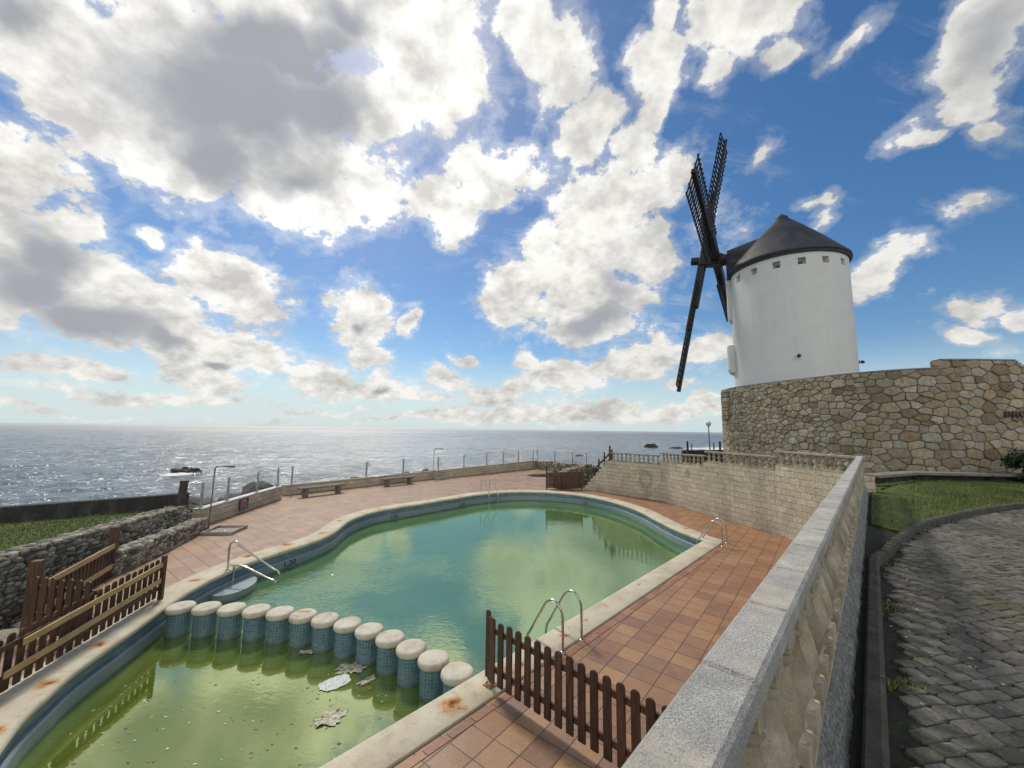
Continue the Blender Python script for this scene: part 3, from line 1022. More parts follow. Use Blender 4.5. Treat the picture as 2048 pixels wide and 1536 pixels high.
# ------------------------------------------------------------------ sea, shore
def build_sea():
    import numpy as np
    rg = np.random.default_rng(5)
    NR, NA = 520, 560
    rr = np.concatenate([[1.0, 8.0, 16.0], 22.0 * (900.0 / 22.0) ** (np.arange(NR) / (NR - 1)), [1400, 2500, 5000, 10000, 20000, 45000]])
    az_ = np.concatenate([np.linspace(-66, 66, NA), np.linspace(66, 294, 80)[1:-1]])
    A_ = np.radians(az_)[None, :]
    X = rr[:, None] * np.sin(A_)
    Y = rr[:, None] * np.cos(A_)
    Zs = np.zeros_like(X)
    DX = np.zeros_like(X)
    DY = np.zeros_like(X)
    step = np.gradient(rr)[:, None]
    for k in range(70):
        lam = .8 * (16 / .8) ** rg.random()
        th = math.radians(-70) + rg.normal() * .55            # travelling towards the shore
        kx, ky = math.sin(th) * 2 * math.pi / lam, math.cos(th) * 2 * math.pi / lam
        amp = .0057 * lam * min(1.0, (4 / lam) ** .6)
        fade = np.clip(2.0 - 2.6 * step / lam, 0, 1) * np.clip(1.6 - rr[:, None] / 800, 0, 1)
        grp = .55 + .45 * np.sin(X * .021 * (1 + k % 5) + k) * np.cos(Y * .017 * (1 + k % 3) + 2 * k)
        p = kx * X + ky * Y + rg.random() * 6.28
        Zs += amp * fade * grp * np.sin(p)
        DX -= .75 * amp * fade * grp * math.sin(th) * -np.cos(p)
        DY -= .75 * amp * fade * grp * math.cos(th) * -np.cos(p)
    X2, Y2 = X + DX, Y + DY
    n_, m_ = X.shape
    V = np.stack([X2, Y2, Zs - 4.0], -1).reshape(-1, 3)
    I = np.arange(n_ * m_).reshape(n_, m_)
    a, b = I[:-1], np.roll(I, -1, 1)[:-1]
    c, d = np.roll(I, -1, 1)[1:], I[1:]
    Fq = np.stack([d, c, b, a], -1).reshape(-1, 4)
    me = bpy.data.meshes.new('sea')
    me.vertices.add(len(V))
    me.vertices.foreach_set('co', V.ravel())
    me.loops.add(Fq.size)
    me.loops.foreach_set('vertex_index', Fq.ravel())
    me.polygons.add(len(Fq))
    me.polygons.foreach_set('loop_start', np.arange(0, Fq.size, 4))
    me.polygons.foreach_set('use_smooth', np.ones(len(Fq), bool))
    me.update(calc_edges=True)
    me.validate()
    if sum(p.normal.z for p in list(me.polygons)[:2000]) < 0:
        me.flip_normals()
    me.materials.append(MAT['sea'])
    o = bpy.data.objects.new('sea', me)
    col.objects.link(o)
    tag(o, kind='structure')


build_sea()

SHORE = [(-30, 2), (-16, 13.5), (-11.5, 21), (-2, 31.8), (2.2, 36.6), (9, 40), (22, 44), (40, 44)]


def shore_dist(x, y):
    best = 1e9
    for i in range(len(SHORE) - 1):
        a, b = Vector(SHORE[i]), Vector(SHORE[i + 1])
        ab = b - a
        u = max(0, min(1, (Vector((x, y)) - a).dot(ab) / ab.dot(ab)))
        p = a + ab * u
        d = (Vector((x, y)) - p).length
        if d < abs(best):
            sgn = 1 if ab.x * (y - a.y) - ab.y * (x - a.x) > 0 else -1
            best = d * sgn
    return best


mb = MB()
gx, gy = 130, 90
for j in range(gy + 1):
    for i in range(gx + 1):
        x = -40 + 85 * i / gx
        y = -6 + 72 * j / gy
        d = shore_dist(x, y)
        rr = noise.fractal(Vector((x * .16, y * .16, 3)), 1.0, 2.0, 6)
        rg = 1 - abs(noise.noise(Vector((x * .3, y * .3, 9))))
        if d < 0:
            z = -1.75 if d > -9 else -2.2
            z += .1 * rr
        else:
            z = -1.3 - d * .28 + rr * 1.6 + rg * .8 - .5
            if 1.5 < d < 5:
                z += .35
        mb.v.append((x, y, z))
for j in range(gy):
    for i in range(gx):
        a = j * (gx + 1) + i
        mb.f.append([a, a + 1, a + gx + 2, a + gx + 1])
        mb.c.append(1)
        mb.sm.append(False)
tag(mb.build('rocky_shore', MAT['rock']), kind='structure')


def rock(x, y, z, sx, sy, sz, label, seed, group='rocks awash in the sea'):
    mb = MB()
    vs = []
    for v in ICO4[0]:
        n1 = noise.fractal(v * 1.6 + Vector((seed * 7.1, 0, 0)), 1.0, 2.0, 5)
        n2 = abs(noise.noise(v * 3.1 + Vector((0, seed * 3.3, 0))))
        r = 1 + .42 * n1 - .30 * n2
        vs.append((v.x * r * sx, v.y * r * sy, v.z * r * sz))
    mb.add(vs, ICO4[1])
    o = mb.build('rock', MAT['rock'])
    o.location = (x, y, z)
    tag(o, label, 'rock', group)
    return o


rock(-51.5, 64.0, -4.1, 2.4, 1.3, .85, 'long low brown rock awash in the sea beyond the dark brown post', 1)
rock(20, 117, -4.3, 1.3, 1.0, .8, 'small dark rock in the sea behind the glass screens of the cobble wall', 2)
rock(66, 188, -4.2, 3.2, 2, 1.9, 'dark rock in white surf behind the first balustrade section', 3)
rock(74, 180, -4.3, 3.0, 2, 1.0, 'flat dark rock in white surf just left of the dark sea wall', 4)
rock(-10.2, 45, -3.6, 3.0, 2.5, 2.4, 'rounded dark rock rising behind the wall near the far shower', 5, 'rocks of the shore')
rock(-15.2, 43, -3.8, 3.8, 2.2, 1.9, 'low dark rock behind the sea wall above the second bench', 6, 'rocks of the shore')
rock(-19.2, 30.5, -3.0, 3.6, 2.2, 2.1, 'brown rock seen through the glass left of the wall corner', 7, 'rocks of the shore')
rock(-19.8, 25.5, -3.0, 4.6, 2.0, 1.8, 'low brown rock behind the leaning shower pole', 8, 'rocks of the shore')
rock(-14.8, 19.2, -2.2, 2.2, 1.6, 1.2, 'dark rock beyond the end of the cobble walls', 9, 'rocks of the shore')

# ------------------------------------------------------------------ generic wall with UVs along its run


def run_wall(name, pts, z0, ztop, th, m, parent=None, side=1):
    """wall along a polyline, front face on the line, thickness th towards 'side' of the line; ztop list or number"""
    n = len(pts)
    P = [Vector(p) for p in pts]
    zt = ztop if isinstance(ztop, (list, tuple)) else [ztop] * n
    zb = z0 if isinstance(z0, (list, tuple)) else [z0] * n
    off = []
    for i in range(n):
        d = (P[min(i + 1, n - 1)] - P[max(i - 1, 0)]).normalized()
        off.append(P[i] + Vector((-d.y, d.x)) * th * side)
    L = [0]
    for i in range(1, n):
        L.append(L[-1] + (P[i] - P[i - 1]).length)
    me = bpy.data.meshes.new(name)
    vs, fs, uvs = [], [], []

    def quad(a, b, c, d, ua, ub, uc, ud):
        k = len(vs)
        vs.extend([a, b, c, d])
        fs.append((k, k + 1, k + 2, k + 3))
        uvs.extend([ua, ub, uc, ud])
    for i in range(n - 1):
        a, b = P[i], P[i + 1]
        c, d = off[i], off[i + 1]
        quad((a.x, a.y, zb[i]), (b.x, b.y, zb[i + 1]), (b.x, b.y, zt[i + 1]), (a.x, a.y, zt[i]), (L[i], zb[i]), (L[i + 1], zb[i + 1]), (L[i + 1], zt[i + 1]), (L[i], zt[i]))
        quad((d.x, d.y, zb[i + 1]), (c.x, c.y, zb[i]), (c.x, c.y, zt[i]), (d.x, d.y, zt[i + 1]), (L[i + 1], zb[i + 1]), (L[i], zb[i]), (L[i], zt[i]), (L[i + 1], zt[i + 1]))
        quad((a.x, a.y, zt[i]), (b.x, b.y, zt[i + 1]), (d.x, d.y, zt[i + 1]), (c.x, c.y, zt[i]), (L[i], .05), (L[i + 1], .05), (L[i + 1], .15), (L[i], .15))
    for i in (0, n - 1):
        a, c = P[i], off[i]
        quad((a.x, a.y, zb[i]), (c.x, c.y, zb[i]), (c.x, c.y, zt[i]), (a.x, a.y, zt[i]), (0, zb[i]), (th, zb[i]), (th, zt[i]), (0, zt[i]))
    me.from_pydata(vs, [], fs)
    uvl = me.uv_layers.new(name='UVMap')
    for i, l in enumerate(me.loops):
        uvl.data[i].uv = uvs[l.index]
    me.materials.append(m)
    o = bpy.data.objects.new(name, me)
    col.objects.link(o)
    bm = bmesh.new(); bm.from_mesh(me)
    bmesh.ops.remove_doubles(bm, verts=bm.verts, dist=1e-4)
    bmesh.ops.recalc_face_normals(bm, faces=bm.faces)
    bm.to_mesh(me); bm.free()
    if parent:
        o.parent = parent
    return o


# ------------------------------------------------------------------ sea-side low walls with glass screens
def coping_strip(mb, pts, w, z, h, side=1, over=.02):
    P = [Vector(p) for p in pts]
    for i in range(len(P) - 1):
        d = (P[i + 1] - P[i]).normalized()
        nrm = Vector((-d.y, d.x)) * side
        c = (P[i] + P[i + 1]) / 2 + nrm * w / 2
        mb.box((c.x, c.y, z + h / 2), ((P[i + 1] - P[i]).length + .01, w + 2 * over, h), math.atan2(d.y, d.x), bev=.006)


wa = empty('low_block_wall', (-10.6, 14.1, 0))
tag(wa, 'short low block wall with a dark red sign beside the leaning shower', 'wall')
wa_pts = [(-10.58, 13.95), (-10.66, 15.2), (-10.83, 17.3), (-10.95, 19.4)]
o = run_wall('wall', wa_pts, -.3, .56, .28, MAT['block'], None, 1)
o.parent = wa; o.matrix_parent_inverse = Matrix.Translation((10.6, -14.1, 0))
mb = MB(); coping_strip(mb, wa_pts, .28, .562, .045)
o = mb.build('coping', MAT['galv']); o.parent = wa; o.matrix_parent_inverse = Matrix.Translation((10.6, -14.1, 0))
wb = empty('low_block_wall', (-4.5, 28, 0))
tag(wb, 'long low block sea wall behind the two benches', 'wall')
wb_pts = [(-11.35, 20.35), (-8.4, 24.05), (-5.55, 27.4), (-1.85, 31.35), (2.15, 36.1)]
o = run_wall('wall', wb_pts, -.3, [.45, .46, .5, .58, .66], .28, MAT['block'], None, 1)
o.parent = wb; o.matrix_parent_inverse = Matrix.Translation((4.5, -28, 0))
mb = MB()
for i in range(4):
    z = [.452, .46, .50, .58, .66]
    a, b = Vector((*wb_pts[i], z[i])), Vector((*wb_pts[i + 1], z[i + 1]))
    d = (b - a).normalized()
    nrm = Vector((-d.y, d.x, 0)).normalized()
    mb.bar(a + nrm * .14 + Vector((0, 0, .022)), b + nrm * .14 + Vector((0, 0, .022)), .32, .04)
o = mb.build('coping', MAT['concrete']); o.parent = wb; o.matrix_parent_inverse = Matrix.Translation((4.5, -28, 0))

# screen: posts and panes of each stretch are one thing


def glass_screen(name, label, posts, h, group):
    base = posts[0]
    root = empty(name, base)
    tag(root, label, 'glass screen', group)
    B = Vector(base)
    for i, p in enumerate(posts):
        mb = MB()
        p = Vector(p) - B
        q = Vector(posts[min(i + 1, len(posts) - 1)]) - Vector(posts[max(i - 1, 0)])
        rz = math.atan2(q.y, q.x)
        mb.box((p.x, p.y, p.z + h / 2), (.075, .06, h), rz, bev=.006)
        mb.box((p.x, p.y, p.z + .006), (.14, .12, .012), rz)
        mb.build('post', MAT['galv'], root)
        if i + 1 < len(posts):
            b = Vector(posts[i + 1]) - B
            d = (b - p).normalized()
            mb = MB()
            mb.bar(p + d * .05 + Vector((0, 0, h * .5 + .02)), b - d * .05 + Vector((0, 0, h * .5 + .02)), .010, h * .86)
            mb.build('glass_pane', MAT['glass'], root)
    return root


glass_screen('glass_screen', 'glass screen on grey posts along the short wall with the red sign', [(-10.80, 14.2, .607), (-10.88, 15.6, .607), (-11.02, 17.6, .607), (-11.1, 19.25, .607)], .86, 'glass screens on the sea walls')
zz = lambda t_: .5 + .01 * t_
gl = []
for (px_, ) in ((0,),):
    pass
GP = [(-11.25, 20.75, .49), (-8.62, 24.05, .50), (-6.95, 26.0, .52), (-5.1, 28.15, .56), (-3.5, 29.85, .58), (-1.9, 31.55, .62), (-.65, 33.05, .65), (.65, 34.6, .67), (2.0, 36.2, .70)]
glass_screen('glass_screen', 'long glass screen on grey posts along the wall behind the benches', GP, .92, 'glass screens on the sea walls')
glass_screen('glass_screen', 'glass screen on grey posts along the far cobble wall', [(2.35, 36.1, .72), (3.7, 33.9, .76), (4.9, 31.9, .78), (5.75, 30.6, .80)], .95, 'glass screens on the sea walls')

# sign on the short wall
sg = empty('notice_sign', (-10.72, 16.35, .32))
tag(sg, 'small dark red notice with pale lettering on the short block wall', 'sign')
sa = math.atan2(17.3 - 15.2, -10.83 + 10.66)
sg.rotation_euler = (0, 0, sa)
mb = MB(); mb.box((0, -.012, 0), (.58, .012, .42)); mb.build('board', MAT['signred'], sg)
mb = MB()
rs = random.Random(3)
mb.box((-.20, -.021, .13), (.05, .004, .07)); mb.box((.02, -.021, .14), (.24, .004, .06))
for r_ in range(6):
    x = -.24
    while x < .22:
        L = rs.uniform(.03, .09)
        mb.box((x + L / 2, -.021, .06 - r_ * .042), (L, .004, .014))
        x += L + .018
mb.build('lettering', MAT['signtext'], sg)

# ------------------------------------------------------------------ cobble walls


def cobble_wall(label, pts, z0, zt, th, sz=(.09, .14), seed=1, side=1, cap=True):
    rs = random.Random(seed)
    root = empty('cobble_wall', (pts[0][0], pts[0][1], 0))
    tag(root, label, 'wall', 'cobble walls')
    B = Vector((pts[0][0], pts[0][1], 0))
    P = [Vector(p) for p in pts]
    zt = zt if isinstance(zt, list) else [zt] * len(P)
    core = MB()
    peb = MB()
    for i in range(len(P) - 1):
        a, b = P[i], P[i + 1]
        d = (b - a).normalized()
        nr = Vector((-d.y, d.x)) * side
        L = (b - a).length
        v = [(a.x, a.y, z0), (b.x, b.y, z0), (b.x, b.y, zt[i + 1]), (a.x, a.y, zt[i])]
        w = [(x + nr.x * th, y + nr.y * th, z) for x, y, z in v]
        vs = [Vector(p) - B for p in v + w]
        core.add(vs, [(0, 1, 2, 3), (5, 4, 7, 6), (3, 2, 6, 7), (1, 5, 6, 2), (4, 0, 3, 7)])
        z = z0
        row = 0
        zmax = max(zt[i], zt[i + 1])
        while z < zmax + .02:
            s = 0 if row % 2 else -.05
            rowh = rs.uniform(*sz)
            while s < L:
                big = rs.random()
                rx = rs.uniform(.6, 1.15) * rowh * (1.35 if big > .93 else 1)
                rz_ = rowh * rs.uniform(.48, .62) * (1.35 if big > .93 else 1)
                ry = rx * rs.uniform(.55, .75)
                s += rx
                if s > L + .03:
                    break
                ztop = zt[i] + (zt[i + 1] - zt[i]) * min(1, s / L)
                zc = z + rowh * .5 + rs.uniform(-.02, .02)
                if zc < ztop + .02:
                    for face in ((0, 1) if cap else (0,)):
                        pt = a + d * s + nr * (th if face else 0)
                        c = Vector((pt.x, pt.y, zc)) - B
                        rot = Matrix.Rotation(rs.uniform(-.5, .5), 3, Vector((nr.x, nr.y, 0)))
                        frame = Matrix((Vector((d.x, d.y, 0)), Vector((nr.x, nr.y, 0)), Vector((0, 0, 1)))).transposed()
                        jit = [1 + rs.uniform(-.14, .14) for _ in range(3)]
                        sd_ = rs.uniform(0, 99)
                        vs = []
                        for q in ICO2[0]:
                            k = 1 + .16 * noise.noise(q * 1.3 + Vector((sd_, 0, 0)))
                            vs.append(c + frame @ (rot @ Vector((q.x * rx * k * jit[0] * 1.02, q.y * ry * k, q.z * rz_ * k * jit[2]))) if False else c + rot @ (frame @ Vector((q.x * rx * k * jit[0], q.y * ry * k, q.z * rz_ * k * jit[2]))))
                        peb.add(vs, ICO2[1], rs.random(), True)
                s += rx * .92
            z += rowh * .88
            row += 1
        # stones bedded on the top
        if cap:
            s = 0
            while s < L:
                for off in (.06, th * .5, th - .06):
                    rx = rs.uniform(.05, .11)
                    pt = a + d * (s + rs.uniform(-.03, .03)) + nr * off
                    ztop = zt[i] + (zt[i + 1] - zt[i]) * s / L
                    c = Vector((pt.x, pt.y, ztop)) - B
                    vs = [c + Vector((q.x * rx, q.y * rx * .9, q.z * rx * .34)) for q in ICO2[0]]
                    peb.add(vs, ICO2[1], rs.random(), True)
                s += .15
    core.build('mortar_core', MAT['mortar'], root)
    peb.build('cobbles', MAT['pebble'], root)
    return root


cobble_wall('long rounded-cobble wall holding the lawn, behind the wooden fences', [(-9.55, 6.0), (-9.85, 8.0), (-10.1, 9.8), (-10.3, 11.6), (-10.55, 13.3)], -.8, [.88, .86, .85, .84, .80], .38, (.08, .125), 5)
cobble_wall('short low rounded-cobble wall along the deck, ending at the leaning shower', [(-9.02, 9.42), (-9.36, 11.1), (-10.02, 13.45)], -.8, [.50, .46, .40], .34, (.07, .115), 6)
cobble_wall('far cobble wall under the glass screen beyond the pool', [(2.15, 36.0), (3.5, 33.9), (4.8, 31.9), (5.8, 30.4)], -.3, [.70, .76, .78, .80], .35, (.11, .16), 7, side=1)
cobble_wall('dark cobble wall behind the picket gate at the foot of the stairs', [(2.55, 24.35), (3.15, 25.0), (4.6, 26.6), (5.1, 27.4)], -.3, [.72, .95, 1.18, 1.2], .45, (.10, .15), 8, side=-1)

# ------------------------------------------------------------------ left lawn, dark sea wall and posts
LAWN = [(-9.9, 3), (-9.95, 6.0), (-10.15, 8.0), (-10.4, 9.8), (-10.6, 11.6), (-10.85, 13.35), (-11.2, 13.75), (-14.0, 11.4), (-24, 3.6), (-24, 1)]
mb = MB(); mb.prism(LAWN, -3, .66)
tag(mb.build('lawn_ground', MAT['turf']), kind='structure')


def inside(p, poly):
    x, y = p
    c = False
    for i in range(len(poly)):
        (x1, y1), (x2, y2) = poly[i], poly[i - 1]
        if (y1 > y) != (y2 > y) and x < (x2 - x1) * (y - y1) / (y2 - y1) + x1:
            c = not c
    return c


def grass(name, poly, zf, n, h, seed, prob=None, kind='grass'):
    rs = random.Random(seed)
    xs = [p[0] for p in poly]; ys = [p[1] for p in poly]
    mb = MB()
    k = 0
    while k < n:
        x, y = rs.uniform(min(xs), max(xs)), rs.uniform(min(ys), max(ys))
        if not inside((x, y), poly):
            continue
        k += 1
        if prob and rs.random() > prob(x, y):
            continue
        z = zf(x, y) if callable(zf) else zf
        cl = noise.noise(Vector((x * 1.5, y * 1.5, 0)))
        hh = h * rs.uniform(.4, 1.2) * (1 + .5 * cl)
        a = rs.uniform(0, 6.28)
        w = rs.uniform(.006, .014)
        lx, ly = rs.uniform(-.5, .5) * hh, rs.uniform(-.5, .5) * hh
        t_ = min(.93, max(0, .45 + .45 * cl + rs.uniform(-.3, .3)))
        if rs.random() < .006:
            t_ = 1.0
        mb.add([(x - w * math.cos(a), y - w * math.sin(a), z - .01), (x + w * math.cos(a), y + w * math.sin(a), z - .01), (x + lx, y + ly, z + hh)], [(0, 1, 2)], t_)
    o = mb.build(name, MAT['blade'])
    tag(o, kind='stuff')
    return o


g = grass('grass', LAWN, .66, 42000, .06, 11, lambda x, y: 1.0 if y > 6 else .15)
tag(g, 'short green grass of the lawn behind the cobble wall', 'grass')
dw = run_wall('sea_wall', [(-11.05, 13.95), (-11.6, 13.55), (-14.1, 11.55), (-17, 9.4), (-26, 2.6)], -3, [1.12, 1.10, 1.08, 1.10, 1.12], .3, MAT['darkwall'], None, -1)
tag(dw, 'dark weathered concrete wall between the left lawn and the sea', 'wall')


def wood_post(name, label, loc, w, d, h, rz=0.0, tint=1.0, group=None, lean=(0, 0)):
    mb = MB()
    mb.box((0, 0, h / 2), (w, d, h), bev=.012, tint=tint)
    o = mb.build(name, MAT['wood'])
    o.location = loc
    o.rotation_euler = (lean[0], lean[1], rz)
    return tag(o, label, 'post', group)


wood_post('wooden_post', 'thick dark brown post at the sea end of the dark wall', (-11.3, 13.95, .5), .2, .2, 1.05, .4, .65, None, (0, .03))

# ------------------------------------------------------------------ picket fences


def picket(mb_name, parent, base, h, w, th, dirv, tint, roundtop=True):
    mb = MB()
    d = Vector((dirv[0], dirv[1], 0)).normalized()
    nr = Vector((-d.y, d.x, 0))
    prof = [(-w / 2, 0), (w / 2, 0), (w / 2, h - w * .45)]
    if roundtop:
        for k in range(1, 6):
            a = math.pi * k / 6
            prof.append((w / 2 * math.cos(a), h - w * .45 + w * .45 * math.sin(a)))
    prof.append((-w / 2, h - w * .45))
    n = len(prof)
    B = Vector(base)
    vs = [B + d * x + Vector((0, 0, z)) + nr * th / 2 for x, z in prof] + [B + d * x + Vector((0, 0, z)) - nr * th / 2 for x, z in prof]
    fs = [tuple(range(n - 1, -1, -1)), tuple(range(n, 2 * n))] + [(i, (i + 1) % n, n + (i + 1) % n, n + i) for i in range(n)]
    mb.add(vs, fs, tint)
    return mb.build(mb_name, MAT['wood'], parent)


def picket_fence(label, a, b, n, h, w, gap0, rails, side, seed, group, hfun=None, postA=None, postB=None, th=.022, railmat='wood', z0=0.0):
    """a,b ground points; pickets on +side of the rails"""
    rs = random.Random(seed)
    A, Bv = Vector((a[0], a[1], z0)), Vector((b[0], b[1], z0))
    d = (Bv - A)
    L = d.length
    d.normalize()
    nr = Vector((-d.y, d.x, 0)) * side
    root = empty('picket_fence', A)
    tag(root, label, 'fence', group)
    for z in rails:
        mb = MB()
        mb.bar(Vector((0, 0, z)), d * L + Vector((0, 0, z)), .03, .07, tint=1.1)
        mb.build('rail', MAT[railmat], root)
    for i in range(n):
        s = L * (i + .35) / n
        hh = (hfun(i / max(1, n - 1)) if hfun else h) + rs.uniform(-.012, .012)
        picket('picket', root, d * s + nr * (.015 + th / 2 + .003) + Vector((0, 0, gap0)), hh - gap0, w, th, d, rs.uniform(.6, 1.15))
    for pt, hh in ((postA, 0), (postB, L)):
        if pt:
            mb = MB()
            mb.box(d * hh - nr * .055 + Vector((0, 0, pt / 2)), (.075, .075, pt), math.atan2(d.y, d.x), bev=.006, tint=.9)
            mb.build('post', MAT['wood'], root)
    return root


nf = picket_fence('dark brown picket fence between the pool coping and the parapet', (-.235, 5.74), (1.70, 3.86), 17, .90, .092, .10, (.26, .74), -1, 2, 'picket fences', th=.024)
# its post: square metal foot with a rusty plate on the coping
mb = MB(); mb.box((-.01, .0, .50), (.05, .05, .80), .8, bev=.006, tint=.7)
picket('picket', nf, Vector((-.045, .06, .10)), .86, .075, .024, (.717, -.697), .7)
mb.build('post', MAT['wood'], nf)
mb = MB(); mb.box((0, 0, .075), (.055, .055, .10), .8, bev=.004); mb.build('post_foot', MAT['coping'], nf)
MAT['rust'] = material('rust', lambda t, co, gp: {'Base Color': t.ramp(t.noise(gp, 30, 5, .65), [(.3, (.10, .03, .01)), (.55, (.28, .11, .03)), (.75, (.45, .35, .22))]), 'Roughness': .85})
mb = MB(); mb.box((0, 0, .037), (.15, .15, .012), .8, bev=.003)
for i in (-1, 1):
    for j in (-1, 1):
        mb.lathe((i * .05, j * .05, .043), [(.008, 0), (.008, .012), (0, .014)], 8)
mb.build('base_plate', MAT['rust'], nf)

ff = picket_fence('front picket fence on the left with two pale raw planks nailed across it', (-6.93, 8.22), (-6.33, 5.2), 20, .80, .09, .06, (.24, .62), -1, 3, 'picket fences', hfun=lambda u: .80 - .06 * u, postA=.86, th=.022)
A = Vector((-6.93, 8.22, 0)); Bv = Vector((-6.33, 5.2, 0)); dd = (Bv - A).normalized(); nn = Vector((-dd.y, dd.x, 0))
for z0_, z1_, s1 in ((.70, .60, 2.75), (.40, .30, 2.95)):
    mb = MB()
    mb.bar(nn * .054 * 1.0 + dd * -.05 + Vector((0, 0, z0_)), nn * .054 + dd * s1 + Vector((0, 0, z1_)), .022, .085)
    mb.build('raw_plank', MAT['plank'], ff)
bk = picket_fence('rear picket fence along the passage with a pale plank nailed across its top', (-9.06, 9.38), (-8.06, 7.0), 20, .74, .075, -.25, (.10, .55), 1, 4, 'picket fences', th=.022)
for (p, h) in (((-9.10, 9.45), 1.10), ((-8.06, 7.06), 1.12)):
    mb = MB(); v = Vector((p[0] + 9.06, p[1] - 9.38, 0))
    mb.box(v + Vector((0, 0, h / 2 - .3)), (.14, .14, h + .6), .35, bev=.012, tint=1.15)
    mb.build('post', MAT['wood'], bk)
A = Vector((-9.06, 9.38, 0)); Bv = Vector((-8.06, 7.0, 0)); dd = (Bv - A).normalized(); nn = Vector((-dd.y, dd.x, 0))
for z0_, z1_ in ((.70, .66), (.26, .22)):
    mb = MB(); mb.bar(nn * .06 + Vector((0, 0, z0_)) + dd * .05, nn * .06 + dd * 2.45 + Vector((0, 0, z1_)), .024, .10)
    mb.build('raw_plank', MAT['plank'], bk)
cf = picket_fence('cross picket fence of tall boards joining the rear fence to the front one', (-7.95, 6.98), (-6.72, 6.78), 7, .90, .115, .02, (.30, .72), -1, 5, 'picket fences', th=.024)
gf = picket_fence('picket panel at the left edge of the photo beside the pool coping', (-6.42, 5.18), (-6.0, 3.9), 9, .72, .12, .05, (.22, .52), 1, 6, 'picket fences', postA=.80, th=.022)

# far gates near the stairs
g1 = picket_fence('dark picket gate in front of the cobble wall beyond the pool', (2.12, 23.75), (4.22, 23.85), 19, .98, .10, .08, (.28, .75), -1, 8, 'picket fences', hfun=lambda u: .98 + .06 * u, postA=1.33, postB=1.22)
# rubble step stones in the passage and under the front fence
MAT['rubble'] = MAT['pebble']
for i, (x, y, z, s, lb) in enumerate(((-8.9, 7.3, -.35, .5, 'flat grey stone step beside the rear fence post'), (-8.75, 6.4, -.2, .55, 'broad flat stone at the left edge behind the picket panel'), (-9.2, 8.3, -.5, .42, 'grey stone on the passage floor below the long cobble wall'))):
    mb = MB()
    vs = []
    for v in ICO3[0]:
        k = 1 + .25 * noise.fractal(v * 1.4 + Vector((i * 5.0, 1, 2)), 1, 2, 4)
        vs.append((v.x * s * k, v.y * s * .8 * k, v.z * .16 * k))
    mb.add(vs, ICO3[1], .5, True)
    o = mb.build('stone_slab', MAT['pebble']); o.location = (x, y, z)
    tag(o, lb, 'stone')

# ------------------------------------------------------------------ stepping pillars between the pools
PIL = [(-.72, 6.04), (-1.12, 6.36), (-1.53, 6.66), (-1.95, 6.95), (-2.38, 7.19), (-2.83, 7.39), (-3.30, 7.55), (-3.77, 7.69), (-4.25, 7.79), (-4.74, 7.87), (-5.24, 7.92), (-5.74, 7.95), (-6.24, 7.96)]


def pillar_proto():
    root = empty('pool_pillar', (0, 0, 0))
    n = 36
    me = bpy.data.meshes.new('column')
    r, z0, z1 = .195, -1.5, -.03
    vs, fs, uvs = [], [], []
    for k in range(n + 1):
        a = 2 * math.pi * k / n
        vs += [(r * math.cos(a), r * math.sin(a), z0), (r * math.cos(a), r * math.sin(a), z1)]
    for k in range(n):
        fs.append((2 * k, 2 * k + 2, 2 * k + 3, 2 * k + 1))
        u0, u1 = 1.2 * k / n, 1.2 * (k + 1) / n
        uvs += [(u0, 0), (u1, 0), (u1, z1 - z0), (u0, z1 - z0)]
    me.from_pydata(vs, [], fs)
    ul = me.uv_layers.new(name='UVMap')
    for i in range(len(me.loops)):
        ul.data[i].uv = uvs[i]
    me.materials.append(MAT['mosaic'])
    me.polygons.foreach_set('use_smooth', [True] * len(fs))
    o = bpy.data.objects.new('column', me); col.objects.link(o); o.parent = root
    mb = MB()
    mb.lathe((0, 0, 0), [(.19, -.055), (.218, -.05), (.232, -.025), (.234, .0), (.228, .025), (.212, .042), (.18, .048), (.0, .05)], 40)
    mb.build('cap_stone', MAT['cap'], root)
    return root


ordn = ['thirteenth', 'twelfth', 'eleventh', 'tenth', 'ninth', 'eighth', 'seventh', 'sixth', 'fifth', 'fourth', 'third', 'second', 'first']
pp = pillar_proto()
for i, (x, y) in enumerate(PIL):
    o = pp if i == 0 else copy_tree(pp)
    o.location = (x, y, .0)
    o.rotation_euler = (0, 0, i * 1.3)
    lb = 'blue-tiled pillar with pale round cap, %s from the left coping in the row across the pool' % ordn[i]
    if i == 0:
        lb = 'blue-tiled pillar with pale round cap touching the coping beside the near picket fence'
    if i == 7:
        lb = 'blue-tiled pillar with an orange rust stain on its pale round cap'
    if i == 12:
        lb = 'blue-tiled pillar with pale round cap touching the left coping by the wooden fence'
    tag(o, lb, 'pillar', 'pillars dividing the pool')

# ------------------------------------------------------------------ ladders and handrail


